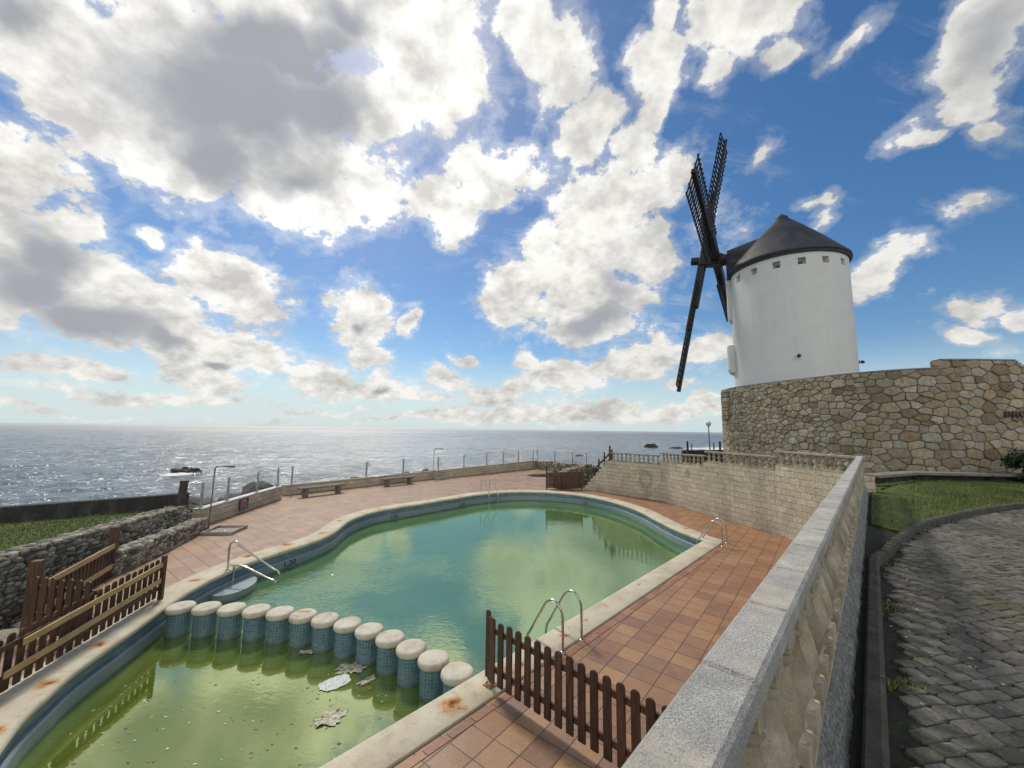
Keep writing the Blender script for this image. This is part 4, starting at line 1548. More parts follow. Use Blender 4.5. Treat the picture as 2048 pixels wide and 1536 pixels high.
def ladder(label, b1, b2, nrm, h=.72, reach=.72, down=-1.1):
    b1, b2 = Vector((*b1, 0)), Vector((*b2, 0))
    nrm = Vector((*nrm, 0)).normalized()
    root = empty('pool_ladder', b1)
    tag(root, label, 'pool ladder', 'pool ladders')
    for b in (b1 - b1, b2 - b1):
        pts = [b + Vector((0, 0, z)) for z in (.0, .2, h - .22)]
        r = .19
        for k in range(1, 9):
            a = math.pi * .80 * k / 8
            pts.append(b + nrm * (r - r * math.cos(a)) + Vector((0, 0, h - .22 + r * math.sin(a) * 1.15)))
        end = pts[-1]
        tgt = b + nrm * reach + Vector((0, 0, .02))
        for k in range(1, 6):
            pts.append(end.lerp(tgt, k / 6))
        pts += [tgt + Vector((0, 0, .01)) + nrm * .0, tgt + nrm * .03 + Vector((0, 0, -.10)), tgt + nrm * .035 + Vector((0, 0, -.25)), tgt + nrm * .035 + Vector((0, 0, down))]
        mb = MB(); mb.tube(pts, .021, 12)
        mb.build('rail', MAT['steel'], root)
        mb = MB(); mb.lathe(b, [(.05, .001), (.05, .012), (.03, .022), (.022, .026)], 20)
        mb.build('flange', MAT['steel'], root)
    for z in (-.22, -.48, -.74):
        mb = MB()
        p = nrm * (reach + .035) + Vector((0, 0, z))
        mb.bar(p, p + (b2 - b1), .06, .025)
        mb.build('step', MAT['steel'], root)
    return root


SNW = (-SN.x, -SN.y)
ladder('near steel pool ladder with two arched rails beside the dark picket fence', (.85, 6.61), (1.21, 6.98), SNW)
ladder('steel pool ladder at the right corner of the pool by the block wall', (6.47, 12.50), (6.80, 12.86), SNW)
ladder('distant steel pool ladder at the far end of the pool', (-1.62, 22.22), (-1.17, 22.55), (.56, -.83), .72, .86)

hr = empty('hand_rail', (-6.79, 9.97, -.3))
tag(hr, 'looped stainless handrail standing on the blue rounded step', 'handrail')
ang = R(-9)
hd = Vector((math.cos(ang), math.sin(ang), 0))


def hp(L, z):
    return hd * L + Vector((0, 0, z + .3))


main = [hp(0, -.3), hp(0, .1), hp(.0, .48)]
for k in range(1, 8):
    a = math.pi * .80 * k / 7
    main.append(hp(.14 - .14 * math.cos(a), .50 + .17 * math.sin(a)))
main += [hp(.6, .42), hp(1.0, .215), hp(1.25, .09)]
for k in range(0, 8):
    a = math.pi * (.15 + .95 * k / 7)
    main.append(hp(1.27 + .13 * math.sin(a), -.035 + .125 * math.cos(a)))
main += [hp(1.05, -.10), hp(.8, -.01), hp(.5, .09), hp(.36, .12), hp(.26, .125), hp(.0, .125)]
mb = MB(); mb.tube(main, .023, 12); mb.build('looped_rail', MAT['steel'], hr)
mb = MB(); mb.tube([hp(.17, -.3), hp(.17, .125)], .023, 12); mb.build('support', MAT['steel'], hr)
# rounded step the rail stands on
mb = MB()
c0 = Vector((-6.52, 9.85))
oval = []
for k in range(28):
    a = 2 * math.pi * k / 28
    u, v = .62 * math.cos(a), .42 * math.sin(a)
    oval.append((c0.x + u * -.12 + v * .99, c0.y + u * .99 + v * .12))
mb.prism(oval, -1.5, -.30)
tag(mb.build('pool_step', MAT['poolwall']), 'blue rounded step block jutting into the pool under the looped handrail', 'step')

# depth numbers on the pool wall
def text_obj(txt, size, loc, fwd, m, name, parent=None, ext=.004, sx=1.0):
    cu = bpy.data.curves.new(name, 'FONT')
    cu.body = txt
    cu.size = size
    cu.extrude = ext
    cu.align_x = 'CENTER'
    cu.align_y = 'CENTER'
    tmp = bpy.data.objects.new(name, cu)
    col.objects.link(tmp)
    dg = bpy.context.evaluated_depsgraph_get()
    me = bpy.data.meshes.new_from_object(tmp.evaluated_get(dg))
    bpy.data.objects.remove(tmp)
    me.name = name
    me.materials.clear()
    me.materials.append(m)
    o = bpy.data.objects.new(name, me)
    col.objects.link(o)
    f = Vector(fwd).normalized()            # direction the text faces
    up = Vector((0, 0, 1))
    rt = up.cross(f).normalized()
    o.matrix_world = Matrix(((rt.x * sx, up.x, f.x, loc[0]), (rt.y * sx, up.y, f.y, loc[1]), (rt.z * sx, up.z, f.z, loc[2]), (0, 0, 0, 1)))
    if parent:
        mw = o.matrix_world.copy()
        o.parent = parent
        o.matrix_parent_inverse = parent.matrix_world.inverted()
        o.matrix_world = mw
    return o


for (x, y, txt, lb) in ((-6.20, 11.55, '1,20', 'dark depth mark on the pool wall by the looped handrail'), (-5.0, 17.55, '1,40', 'dark depth mark on the pool wall below the second bench'),
                        (-2.45, 20.5, '2,00', 'dark depth mark on the pool wall left of the far ladder'), (4.0, 21.25, '1,50', 'dark depth mark on the pool wall below the foot of the stairs')):
    i = min(range(NC), key=lambda k: (INNER[k][0] - x) ** 2 + (INNER[k][1] - y) ** 2)
    a, b = Vector(INNER[i - 1]), Vector(INNER[i + 1])
    d = (b - a).normalized()
    nin = Vector((d.y, -d.x))
    p = Vector(INNER[i]) + nin * .022
    o = text_obj(txt, .20, (p.x, p.y, -.355), (nin.x, nin.y, 0), MAT['ink'], 'depth_mark', None, .003, 1.2)
    tag(o, lb, 'depth mark', 'depth marks on the pool wall')

# ------------------------------------------------------------------ showers, trays, benches


def shower(label, base, h, arm, lean):
    root = empty('pool_shower', (*base, 0))
    tag(root, label, 'shower', 'outdoor showers')
    tz = Vector((lean[0], lean[1], h))
    pts = [Vector((0, 0, 0)), tz * .5]
    a = Vector((arm[0], arm[1], 0))
    for k in range(0, 6):
        t_ = k / 5
        ang = math.pi / 2 * t_
        pts.append(tz + Vector((0, 0, -.10)) + a.normalized() * (.12 * (1 - math.cos(ang))) + Vector((0, 0, .12 * math.sin(ang))))
    pts.append(pts[-1] + a * .5)
    mb = MB(); mb.tube(pts, .022, 10); mb.build('pipe', MAT['paint_grey'], root)
    mb = MB()
    e = pts[-1]
    mb.tube([e - a.normalized() * .02, e + a.normalized() * .12 + Vector((0, 0, -.01)), e + a.normalized() * .26 + Vector((0, 0, -.015))], [.024, .034, .038], 12)
    mb.build('shower_head', MAT['paint_grey'], root)
    mb = MB(); mb.tube([tz * .30, tz * .36], .032, 12); mb.build('valve', MAT['paint_grey'], root)
    return root


shower('leaning grey shower pole at the end of the short cobble wall', (-10.03, 13.62), 2.05, (.42, .08), (-.05, .10))
shower('distant grey shower pole against the sea wall', (-5.25, 27.35), 2.05, (.42, .08), (0, 0))


def tray(label, c, rz, s):
    root = empty('shower_tray', (*c, 0), rz)
    tag(root, label, 'shower tray', 'shower trays')
    mb = MB()
    w = s
    mb.box((0, 0, .015), (w - .12, w - .12, .03))
    mb.build('basin', MAT['concrete'], root)
    mb = MB()
    for k in range(4):
        a = k * math.pi / 2
        mb.box((math.cos(a) * (w / 2 - .03), math.sin(a) * (w / 2 - .03), .05), (.06, w if k % 2 == 0 else w - .121, .10), a, bev=.008)
    mb.build('rim', MAT['concrete'], root)
    mb = MB(); mb.lathe((0, 0, .030), [(.06, 0), (.06, .006), (.0, .006)], 16); mb.build('drain', MAT['galv'], root)
    return root


tray('square concrete shower tray below the leaning shower', (-9.35, 13.42), .12, .95)
tray('distant square concrete shower tray below the far shower', (-4.95, 27.75), .85, 1.0)


def bench(label, a, b):
    a, b = Vector((*a, 0)), Vector((*b, 0))
    c = (a + b) / 2
    d = (b - a)
    rz = math.atan2(d.y, d.x)
    root = empty('stone_bench', c, rz)
    tag(root, label, 'bench', 'stone benches by the sea wall')
    L = d.length
    mb = MB(); mb.box((0, 0, .415), (L, .42, .08), bev=.012); mb.build('seat', MAT['bench'], root)
    for s in (-1, 1):
        mb = MB(); mb.box((s * (L / 2 - .32), 0, .185), (.17, .34, .37), bev=.012); mb.build('leg', MAT['bench'], root)
    return root


bench('concrete bench nearest the corner of the low block walls', (-10.38, 19.85), (-8.95, 21.7))
bench('concrete bench farther right along the sea wall', (-7.6, 23.9), (-6.12, 25.5))

# ------------------------------------------------------------------ parapet beside the camera
D2 = Vector((math.sin(R(42.4)), math.cos(R(42.4)), 0))
N2 = Vector((D2.y, -D2.x, 0))


def pp_(s, o, z):
    return D2 * s + N2 * o + Vector((0, 0, z))


D2 = Vector((math.sin(R(42.3)), math.cos(R(42.3)), 0))
N2 = Vector((D2.y, -D2.x, 0))
S0, S1 = -2.5, 14.1
PB = Vector((0, 0, 0))
par = empty('balustrade', pp_(6, -.23, 1.9))
tag(par, 'long stone balustrade with speckled grey top beside the paved road', 'balustrade', 'balustrades')
ORG = pp_(6, -.23, 1.9)


def rel(mb):
    mb.v = [tuple(Vector(v) - ORG) for v in mb.v]
    return mb


rs = random.Random(12)
k = S0
mb = MB()
AX = (D2, -N2, Vector((0, 0, 1)))
jn = [-.35 + .487 * i for i in range(-5, 31)]
for i in range(len(jn) - 1):
    a, b = jn[i], min(jn[i + 1], S1)
    if a > S1 - .1:
        break
    w = .130 + rs.uniform(-.002, .002)
    mb.box(pp_((a + b) / 2, -.297, 2.845 + rs.uniform(-.002, .002)), (b - a - .006, w, .07), ax=AX, bev=.010)
rel(mb).build('top_rail', MAT['speckle'], par)
mb = MB()
mb.box(pp_((S0 + S1) / 2, -.297, 2.80), (S1 - S0, .085, .03), ax=AX)
rel(mb).build('rail_bed', MAT['cast'], par)
mb = MB()
mb.box(pp_((S0 + S1) / 2, -.310, 2.225), (S1 - S0, .118, .06), ax=AX, bev=.006)
rel(mb).build('bottom_rail', MAT['cast'], par)
# balusters
BPROF = [(a_ * 1.12, b_) for a_, b_ in [(.050, 0.075), (.040, .085), (.034, .105), (.046, .125), (.034, .145), (.044, .19), (.060, .235), (.062, .27), (.052, .32), (.038, .37), (.032, .41), (.036, .425), (.044, .435), (.036, .448), (.045, .462)]]


def baluster_mesh(hs=1.0, r=1.0):
    mb = MB()
    mb.box((0, 0, .0375 * hs), (.115 * r, .115 * r, .075 * hs), bev=.005)
    mb.lathe((0, 0, 0), [(a * r, z * hs) for a, z in BPROF], 16)
    mb.box((0, 0, .492 * hs), (.10 * r, .10 * r, .06 * hs), bev=.005)
    return mb


pb = None
kk = 0
s = S0 + .2
while s < S1 - .1:
    p = pp_(s, -.297, 2.256) - ORG
    if pb is None:
        pb = baluster_mesh(.528 / .522).build('baluster', MAT['cast'], par)
        o = pb
    else:
        o = pb.copy(); col.objects.link(o)
    o.location = p
    o.rotation_euler = (0, 0, math.atan2(D2.y, D2.x))
    s += .235
# the rough plinth and the retaining wall under it
nw = empty('parapet_wall', pp_(6, -.2, 0))
tag(nw, 'rough grey concrete plinth wall under the long balustrade by the road', 'wall')
ORG2 = pp_(6, -.2, 0)
mb = MB()
ns, nz = 420, 12
vs = []
for i in range(ns + 1):
    s = S0 + (S1 - S0) * i / ns
    for j in range(nz + 1):
        u = j / nz
        z = 2.19 - u * .50
        o_ = -.262 + .10 * (u ** .7)
        if j == 0:
            o_ = -.30
        rg = noise.fractal(Vector((s * 4.5, z * 9, 0)), 1, 2, 6) * .016 + noise.noise(Vector((s * 19, z * 24, 4))) * .006
        p = pp_(s, o_ + (rg if 0 < j else 0), z + (rg * .4 if 0 < j < nz else 0))
        vs.append(p - ORG2)
fs = []
for i in range(ns):
    for j in range(nz):
        a = i * (nz + 1) + j
        fs.append((a, a + 1, a + nz + 2, a + nz + 1))
mb.add(vs, fs, None, True)
mb.build('plinth', MAT['roughcon'], nw)
o = run_wall('wall', [tuple(pp_(S0, -.375, 0).xy), tuple(pp_(S1, -.375, 0).xy)], -.5, 2.19, .12, MAT['block'], None, -1)
o.parent = nw; o.matrix_parent_inverse = Matrix.Translation(-ORG2)

# ------------------------------------------------------------------ far retaining wall with stepped balustrades
W0, W1 = Vector((4.36, 23.75)), Vector((7.50, 20.2))
WL = (W1 - W0).normalized()
FW = [tuple(W0 + WL * s_) for s_ in (0, .01)]
rw = empty('retaining_wall', (7.5, 20.2, 0))
tag(rw, 'tall beige split-face block wall holding up the terrace beyond the pool', 'wall')
pts, zt = [], []
nst = 8
for i in range(nst):
    s0_, s1_ = i * .20, (i + 1) * .20
    pts += [tuple(W0 + WL * (s0_ + .001)), tuple(W0 + WL * s1_)]
    zt += [.21 * (i + 1)] * 2
pts += [tuple(W0 + WL * 1.601), tuple(W0 + WL * 1.75), tuple(W1)]
zt += [1.77, 1.77, 1.77]
w1 = run_wall('wall', pts, -.3, zt, .3, MAT['block'], None, 1)
P2, P3, P4 = (8.24, 17.2), (9.12, 13.85), (9.42, 10.72)
w2 = run_wall('wall', [tuple(W1), P2], -.3, [1.90, 2.0], .3, MAT['block'], None, 1)
w3 = run_wall('wall', [P2, P3], -.3, [2.16, 2.16], .3, MAT['block'], None, 1)
w4 = run_wall('wall', [P3, P4], -.3, [2.335, 2.335], .3, MAT['block'], None, 1)
for o in (w1, w2, w3, w4):
    o.parent = rw; o.matrix_parent_inverse = Matrix.Translation((-7.5, -20.2, 0))


def balustrade(label, a, b, za, zb, h, sp=.27, th=.3):
    a, b = Vector((*a, za)), Vector((*b, zb))
    d = (b - a)
    L = d.length
    d.normalize()
    flat = Vector((d.x, d.y, 0)).normalized()
    nr = Vector((-flat.y, flat.x, 0)) * .10
    root = empty('balustrade', a)
    tag(root, label, 'balustrade', 'balustrades')
    z = Vector((0, 0, 1))
    mb = MB(); mb.bar(nr + z * .03 - d * .03, nr + z * .03 + d * (L), .16, .06, bev=.006); mb.build('bottom_rail', MAT['cast'], root)
    mb = MB(); mb.bar(nr + z * (h - .035) - d * .05, nr + z * (h - .035) + d * (L + .02), .17, .07, bev=.010); mb.build('top_rail', MAT['concrete'], root)
    hs = (h - .132) / .522
    n = max(2, round(L / sp))
    first = None
    for i in range(n):
        p = nr + d * (L * (i + .5) / n) + z * .061
        if first is None:
            first = baluster_mesh(hs, 1.0).build('baluster', MAT['cast'], root)
            o = first
        else:
            o = first.copy(); col.objects.link(o)
        o.location = p
        o.rotation_euler = (0, 0, math.atan2(d.y, d.x))
    return root


balustrade('far balustrade section beside the brown post at the top of the stairs', tuple(W0 + WL * 1.82), tuple(W1 - WL * .02), 1.77, 1.77, .50)
balustrade('balustrade section second from the brown post, standing a step higher', tuple(W1 + (Vector(P2) - W1).normalized() * .05), P2, 1.92, 2.0, .47)
balustrade('balustrade section in front of the left end of the stone wall', (8.27, 17.1), P3, 2.165, 2.165, .49)
balustrade('balustrade section meeting the corner of the long speckled top rail', (9.13, 13.78), (9.42, 10.85), 2.34, 2.34, .51)

# stairs behind the stepped wall end
st = empty('stone_stairs', (W0.x, W0.y, 0))
tag(st, 'stone stairs climbing beside the block wall to the upper terrace', 'stairs')
NRM = Vector((-WL.y, WL.x))
mb = MB()
for i in range(nst):
    c = W0 + WL * (.1 + .20 * i + .55) * 1 + NRM * .9
    p0 = W0 + WL * (.20 * i) + NRM * .305
    L = 1.9 - .2 * i
    c = p0 + WL * L / 2 + NRM * .6
    mb.box((c.x - W0.x, c.y - W0.y, .21 * i + .10), (L, 1.2, .205), math.atan2(WL.y, WL.x), bev=.01)
mb.build('steps', MAT['concrete'], st)
sr = empty('stair_railing', (W0.x, W0.y, 0))
tag(sr, 'brown wooden railing with four posts along the stone stairs', 'railing')
for z in (.30, .62):
    mb = MB()
    q0 = WL * .35 + NRM * .22; q1 = WL * 1.80 + NRM * .22
    mb.bar((q0.x, q0.y, z + .42), (q1.x, q1.y, z + 1.72), .05, .08, tint=1.0)
    mb.build('rail', MAT['wood'], sr)
for i in range(4):
    s_ = .45 + i * .38
    q = WL * s_ + NRM * .27
    mb = MB(); mb.box((q.x, q.y, .21 * (s_ / .2) + .45), (.075, .075, 1.0), math.atan2(WL.y, WL.x), bev=.008, tint=1.1)
    mb.build('post', MAT['wood'], sr)
q = W0 + WL * 1.72 + NRM * .15
wood_post('wooden_post', 'thick brown wooden post at the head of the stairs beside the balustrade', (q.x, q.y, 1.771), .16, .16, .64, math.atan2(WL.y, WL.x), 1.2)
# sandy heap by the far gate
mb = MB()
vs = []
for v in ICO3[0]:
    k = 1 + .25 * noise.fractal(v * 1.7, 1, 2, 4)
    vs.append((v.x * 1.0 * k, v.y * .7 * k, v.z * .16 * k))
mb.add(vs, ICO3[1], 1, True)
o = mb.build('earth_heap', MAT['soil']); o.location = (2.35, 30.5, 0)
tag(o, 'low heap of brown earth on the deck before the far cobble wall', 'heap')

# ------------------------------------------------------------------ upper terrace, kerb, road
def terr(x, y):
    return 1.93 - max(0, y - 11) * .055


TER = [tuple((W0 + WL * 1.9 + NRM * .31)), (7.78, 20.4), (8.5, 17.3), (9.40, 13.95), (9.75, 10.9), tuple(pp_(14.3, -.16, 0).xy), tuple(pp_(13.9, .05, 0).xy),
       (11.0, 12.0), (13.5, 13.0), (16, 14.5), (14.2, 17.5), (13.1, 21), (13.0, 24), (16.5, 30), (22, 38), (14, 38.5), (9.0, 36), (7.5, 31), (6.4, 27.5), (6.8, 23.2)]
mb = MB()
mb.prism(TER, -3.2, terr)
tag(mb.build('terrace_ground', MAT['turf']), kind='structure')
KERB = [tuple(pp_(s_, -.096, 0).xy) for s_ in (-3, -1, 1, 3, 5)] + spline([tuple(pp_(5.6, -.096, 0).xy), tuple(pp_(6.3, -.096, 0).xy), tuple(pp_(6.85, -.09, 0).xy), (4.95, 5.42), (5.28, 5.70), (6.04, 6.30), (7.11, 7.07), (8.26, 7.72), (9.86, 8.52), (11.94, 9.35), (15, 10.4), (22, 12.2)], 5)
KB = []
kw = .047
kl = [Vector(p) for p in KERB]


def side_line(o_):
    out = []
    for i in range(len(kl)):
        d = (kl[min(i + 1, len(kl) - 1)] - kl[max(i - 1, 0)]).normalized()
        out.append(kl[i] + Vector((d.y, -d.x)) * o_)
    return out


Lk, Rk = side_line(-kw), side_line(kw)
mb = MB()
for i in range(len(kl) - 1):
    prof = []
    for (Lp, Rp, t_) in ((Lk[i], Rk[i], 0), (Lk[i + 1], Rk[i + 1], 1)):
        dx = (Rp - Lp).normalized()
        jz = .004 * math.sin(i * 2.3 + t_ * 2.3)
        prof.append([(Lp.x, Lp.y, 1.6), (Lp.x, Lp.y, 1.935 + jz), (*(Lp + dx * .014), 1.95 + jz), (*(Rp - dx * .02), 1.95 + jz), (Rp.x, Rp.y, 1.93 + jz), (*(Rp + dx * .008), 1.6)])
    vs = prof[0] + prof[1]
    mb.add(vs, [(k, k + 1, k + 7, k + 6) for k in range(5)][::1], None, False)
kb = mb.build('kerb', MAT['kerb'])
tag(kb, kind='structure')
bm = bmesh.new(); bm.from_mesh(kb.data); bmesh.ops.remove_doubles(bm, verts=bm.verts, dist=1e-4); bmesh.ops.recalc_face_normals(bm, faces=bm.faces)
if sum(f.normal.z for f in bm.faces) < 0:
    bmesh.ops.reverse_faces(bm, faces=bm.faces)
bm.to_mesh(kb.data); bm.free()

# soil strip between wall and kerb, and the right-hand lawn
SOIL = [tuple(pp_(s_, -.28, 0).xy) for s_ in (-3, 14.2)] + [tuple(pp_(14.2, -.09, 0).xy)] + [tuple(pp_(9.6, -.09, 0).xy), (6.5, 6.75)] + [tuple(q_) for q_ in [Lk[k_] for k_ in range(len(kl) - 1, -1, -1) if Lk[k_].x < 6.25]]
mb = MB(); mb.prism(SOIL, 1.4, 1.885)
tag(mb.build('soil_strip', MAT['soil']), kind='structure')
iL = [i for i in range(len(kl)) if kl[i].x > 6.2]
LW2 = [tuple(Lk[i] + Vector((0, 0))) for i in iL] + [(22, 16), (16.6, 15.6), (13.0, 13.2), tuple(pp_(14.1, -.13, 0).xy), tuple(pp_(9.4, -.13, 0).xy)]
mb = MB(); mb.prism(LW2, 1.4, lambda x, y: 1.925)
tag(mb.build('lawn_ground', MAT['turf']), kind='structure')


def gp2(x, y):
    d = (Vector((x, y, 0)) - PB).dot(N2)
    p = min(1, max(.1, (d - .2) / 1.6))
    return p * (0.5 + .5 * min(1, max(0, noise.noise(Vector((x, y, 5))) + .8)))


g = grass('grass', LW2, 1.925, 60000, .055, 21, gp2)
tag(g, 'short green grass between the kerb and the stone wall', 'grass')
g = grass('grass', TER, terr, 16000, .06, 22)
tag(g, 'green grass of the terrace seen through the far balusters', 'grass')

ROAD = [tuple(Rk[i] - Vector((0, 0))) for i in range(len(kl))] + [(24, 12), (24, -4), (3, -6), (-2, -4)]
mb = MB(); mb.prism(ROAD, 1.4, 1.825)
tag(mb.build('road', MAT['soil']), kind='structure')
# setts
rs = random.Random(31)
mb = MB()
ra = R(8)
ex, ey = Vector((math.cos(ra), math.sin(ra))), Vector((-math.sin(ra), math.cos(ra)))
OCT = [(1, -.72), (1, .72), (.82, 1), (-.82, 1), (-1, .72), (-1, -.72), (-.82, -1), (.82, -1)]
v = -2.0
row = 0
while v < 10.5:
    rh = rs.uniform(.080, .104)
    u = -2.5 + (.11 if row % 2 else 0) + rs.uniform(-.03, .03)
    while u < 13:
        w = rs.uniform(.115, .165)
        wob = .035 * math.sin(u * 2.1 + row * .15) + .02 * math.sin(u * 5.3)
        c = ex * (u + w / 2) + ey * (v + wob)
        u += w + rs.uniform(.004, .012)
        if not inside((c.x, c.y), ROAD) or c.y < .2:
            continue
        if c.x > c.y * 1.45 + 2.0:
            continue
        # keep clear of the kerb
        dk = (Vector((c.x, c.y, 0))).dot(N2)
        if c.y < 5.0 and dk < .035:
            continue
        if min((Vector((c.x, c.y)) - q).length for q in Rk[4::3]) < .10:
            continue
        tl = rs.uniform(-.05, .05)
        e1 = ex * math.cos(tl) + ey * math.sin(tl)
        e2 = ey * math.cos(tl) - ex * math.sin(tl)
        zc = 1.842 + rs.uniform(-.005, .005) + .012 * noise.noise(Vector((c.x * .8, c.y * .8, 0)))
        hw, hh = w / 2, rh / 2 - .003
        sl = rs.uniform(-.006, .006); sl2 = rs.uniform(-.005, .008)
        pts = []
        for q, (kx, ky, dz) in enumerate(((1, 1, -.04), (1.0, 1.0, -.010), (.93, .90, .002))):
            for fx, fy in OCT:
                jx = 1 + rs.uniform(-.04, .03)
                p = c + e1 * fx * hw * kx * jx + e2 * fy * hh * ky * jx
                pts.append((p.x, p.y, zc + dz + sl * fx + sl2 * fy))
        tn = min(1, max(0, .5 + .45 * noise.noise(Vector((c.x * .9, c.y * .9, 7))) + rs.uniform(-.35, .35)))
        fs = []
        for q in range(2):
            for a_ in range(8):
                b_ = (a_ + 1) % 8
                fs.append((q * 8 + a_, q * 8 + b_, q * 8 + 8 + b_, q * 8 + 8 + a_))
        fs.append(tuple(range(16, 24)))
        mb.add(pts, fs, tn, False)
    v += rh
    row += 1
tag(mb.build('road_setts', MAT['sett']), kind='structure')
# tufts of grass in the joints
mb0 = []
for i, (x, y, r_) in enumerate(((2.55, 2.75, .10), (3.6, 3.9, .16), (2.3, 3.5, .08), (4.9, 5.1, .2), (7.0, 5.6, .5), (3.0, 2.3, .12))):
    poly = [(x + r_ * 1.8 * math.cos(a_), y + r_ * .7 * math.sin(a_)) for a_ in [k * .5 for k in range(12)]]
    mb0.append((poly, 150 if i < 4 else 300))
rs2 = random.Random(60)
mb = MB()
for poly, n_ in mb0:
    k = 0
    while k < n_:
        x, y = rs2.uniform(min(p[0] for p in poly), max(p[0] for p in poly)), rs2.uniform(min(p[1] for p in poly), max(p[1] for p in poly))
        if not inside((x, y), poly):
            continue
        k += 1
        a_, w_, h_ = rs2.uniform(0, 6.28), rs2.uniform(.003, .006), rs2.uniform(.012, .04)
        mb.add([(x - w_ * math.cos(a_), y - w_ * math.sin(a_), 1.835), (x + w_ * math.cos(a_), y + w_ * math.sin(a_), 1.835), (x + rs2.uniform(-.03, .03), y + rs2.uniform(-.03, .03), 1.84 + h_)], [(0, 1, 2)], rs2.uniform(.3, .9))
o = mb.build('grass_in_paving', MAT['blade'])
tag(o, 'sparse grass growing in the joints of the paved road', 'grass', kind='stuff')
# fallen leaves
mb = MB()
for i in range(150):
    s_ = rs.uniform(1.0, 7); o_ = -.06 + abs(rs.gauss(0, .35))
    p = pp_(s_, o_, 1.86 if o_ > -.03 else 1.955)
    if not inside((p.x, p.y), ROAD) and o_ > .08:
        continue
    a_ = rs.uniform(0, 6.28); L = rs.uniform(.006, .020)
    dx = Vector((math.cos(a_), math.sin(a_), rs.uniform(-.3, .3))) * L
    dy = Vector((-math.sin(a_), math.cos(a_), rs.uniform(-.2, .4))) * L * .4
    mb.add([p - dx, p + dy, p + dx, p - dy], [(0, 1, 2, 3)], rs.uniform(.2, 1))
o = mb.build('leaf_litter', MAT['litter'])
tag(o, 'scattered dry leaves and chips along the kerb', 'leaf litter', kind='stuff')

# ------------------------------------------------------------------ rubble-stone terrace wall
SW = [(14.2, 26.5), (13.35, 25.0), (12.9, 23.9), (12.74, 22.9), (12.76, 22.0), (12.92, 21.1), (13.2, 19.9), (13.6, 18.6), (14.05, 17.3), (14.6, 16.2), (15.3, 15.4), (16.1, 14.95), (17.2, 14.80), (18.5, 14.80), (19.3, 14.85), (22, 15.4)]
SWC = spline(SW, 10)
cum = [0]
for i in range(1, len(SWC)):
    cum.append(cum[-1] + (Vector(SWC[i]) - Vector(SWC[i - 1])).length)
LT = cum[-1]


def swp(s_):
    s_ = max(0, min(LT - 1e-6, s_))
    lo = 0
    for i in range(len(cum) - 1):
        if cum[i] <= s_ <= cum[i + 1]:
            lo = i
            break
    f = (s_ - cum[lo]) / max(1e-9, cum[lo + 1] - cum[lo])
    a, b = Vector(SWC[lo]), Vector(SWC[lo + 1])
    d = (b - a).normalized()
    return a.lerp(b, f), Vector((-d.y, d.x))


def swpn(s_):
    p, n_ = swp(s_)
    n1, n2_ = swp(s_ - .3)[1], swp(s_ + .3)[1]
    m_ = (n1 + n2_ + n_).normalized()
    return p, -m_                        # towards the viewer side


# find arclength of step (x ~16.3) and of the right end
def arc_at_x(x, lo=0.5):
    return min((abs(SWC[i][0] - x), cum[i]) for i in range(len(SWC)) if cum[i] > LT * lo)[1]


S_STEP = arc_at_x(16.35)
S_END = arc_at_x(19.15)


def sw_top(s_):
    return 6.0 if s_ < S_STEP else (6.33 if s_ < S_END else 6.33 - (s_ - S_END) * .55)


sw = empty('stone_wall', (15, 15.6, 1.5))
tag(sw, 'high curved wall of irregular tan stones below the windmill', 'wall')
SWO = Vector((15, 15.6, 1.5))
core = MB()
n = 150
for i in range(n):
    s0_, s1_ = LT * i / n, LT * (i + 1) / n
    (a, na), (b, nb) = swpn(s0_), swpn(s1_)
    za, zb = sw_top((s0_ + s1_) / 2), sw_top((s0_ + s1_) / 2)
    A_, B_ = a - na * .5, b - nb * .5
    vs = [(a.x, a.y, 1.2), (b.x, b.y, 1.2), (b.x, b.y, zb), (a.x, a.y, za), (A_.x, A_.y, 1.2), (B_.x, B_.y, 1.2), (B_.x, B_.y, zb), (A_.x, A_.y, za)]
    core.add([Vector(p) - SWO for p in vs], [(1, 0, 3, 2), (4, 5, 6, 7), (2, 3, 7, 6), (0, 4, 7, 3), (5, 1, 2, 6)])
core.build('mortar_core', MAT['mortar'], sw)
# stones: Voronoi cells of a jittered, size-varying point set, in (arclength, height)
rs = random.Random(77)
Z0, Z1 = 1.5, 6.36
pts = []
tries = 0
grid = {}


def rad_at(s_, z):
    big = .5 + .5 * noise.noise(Vector((s_ * .9, z * .9, 3)))
    big += rs.uniform(-.6, .75)
    k = min(1., max(.0, (s_ - 6) / 8))
    return (.092 + .05 * k) + (.085 + .07 * k) * max(0, min(1, big))


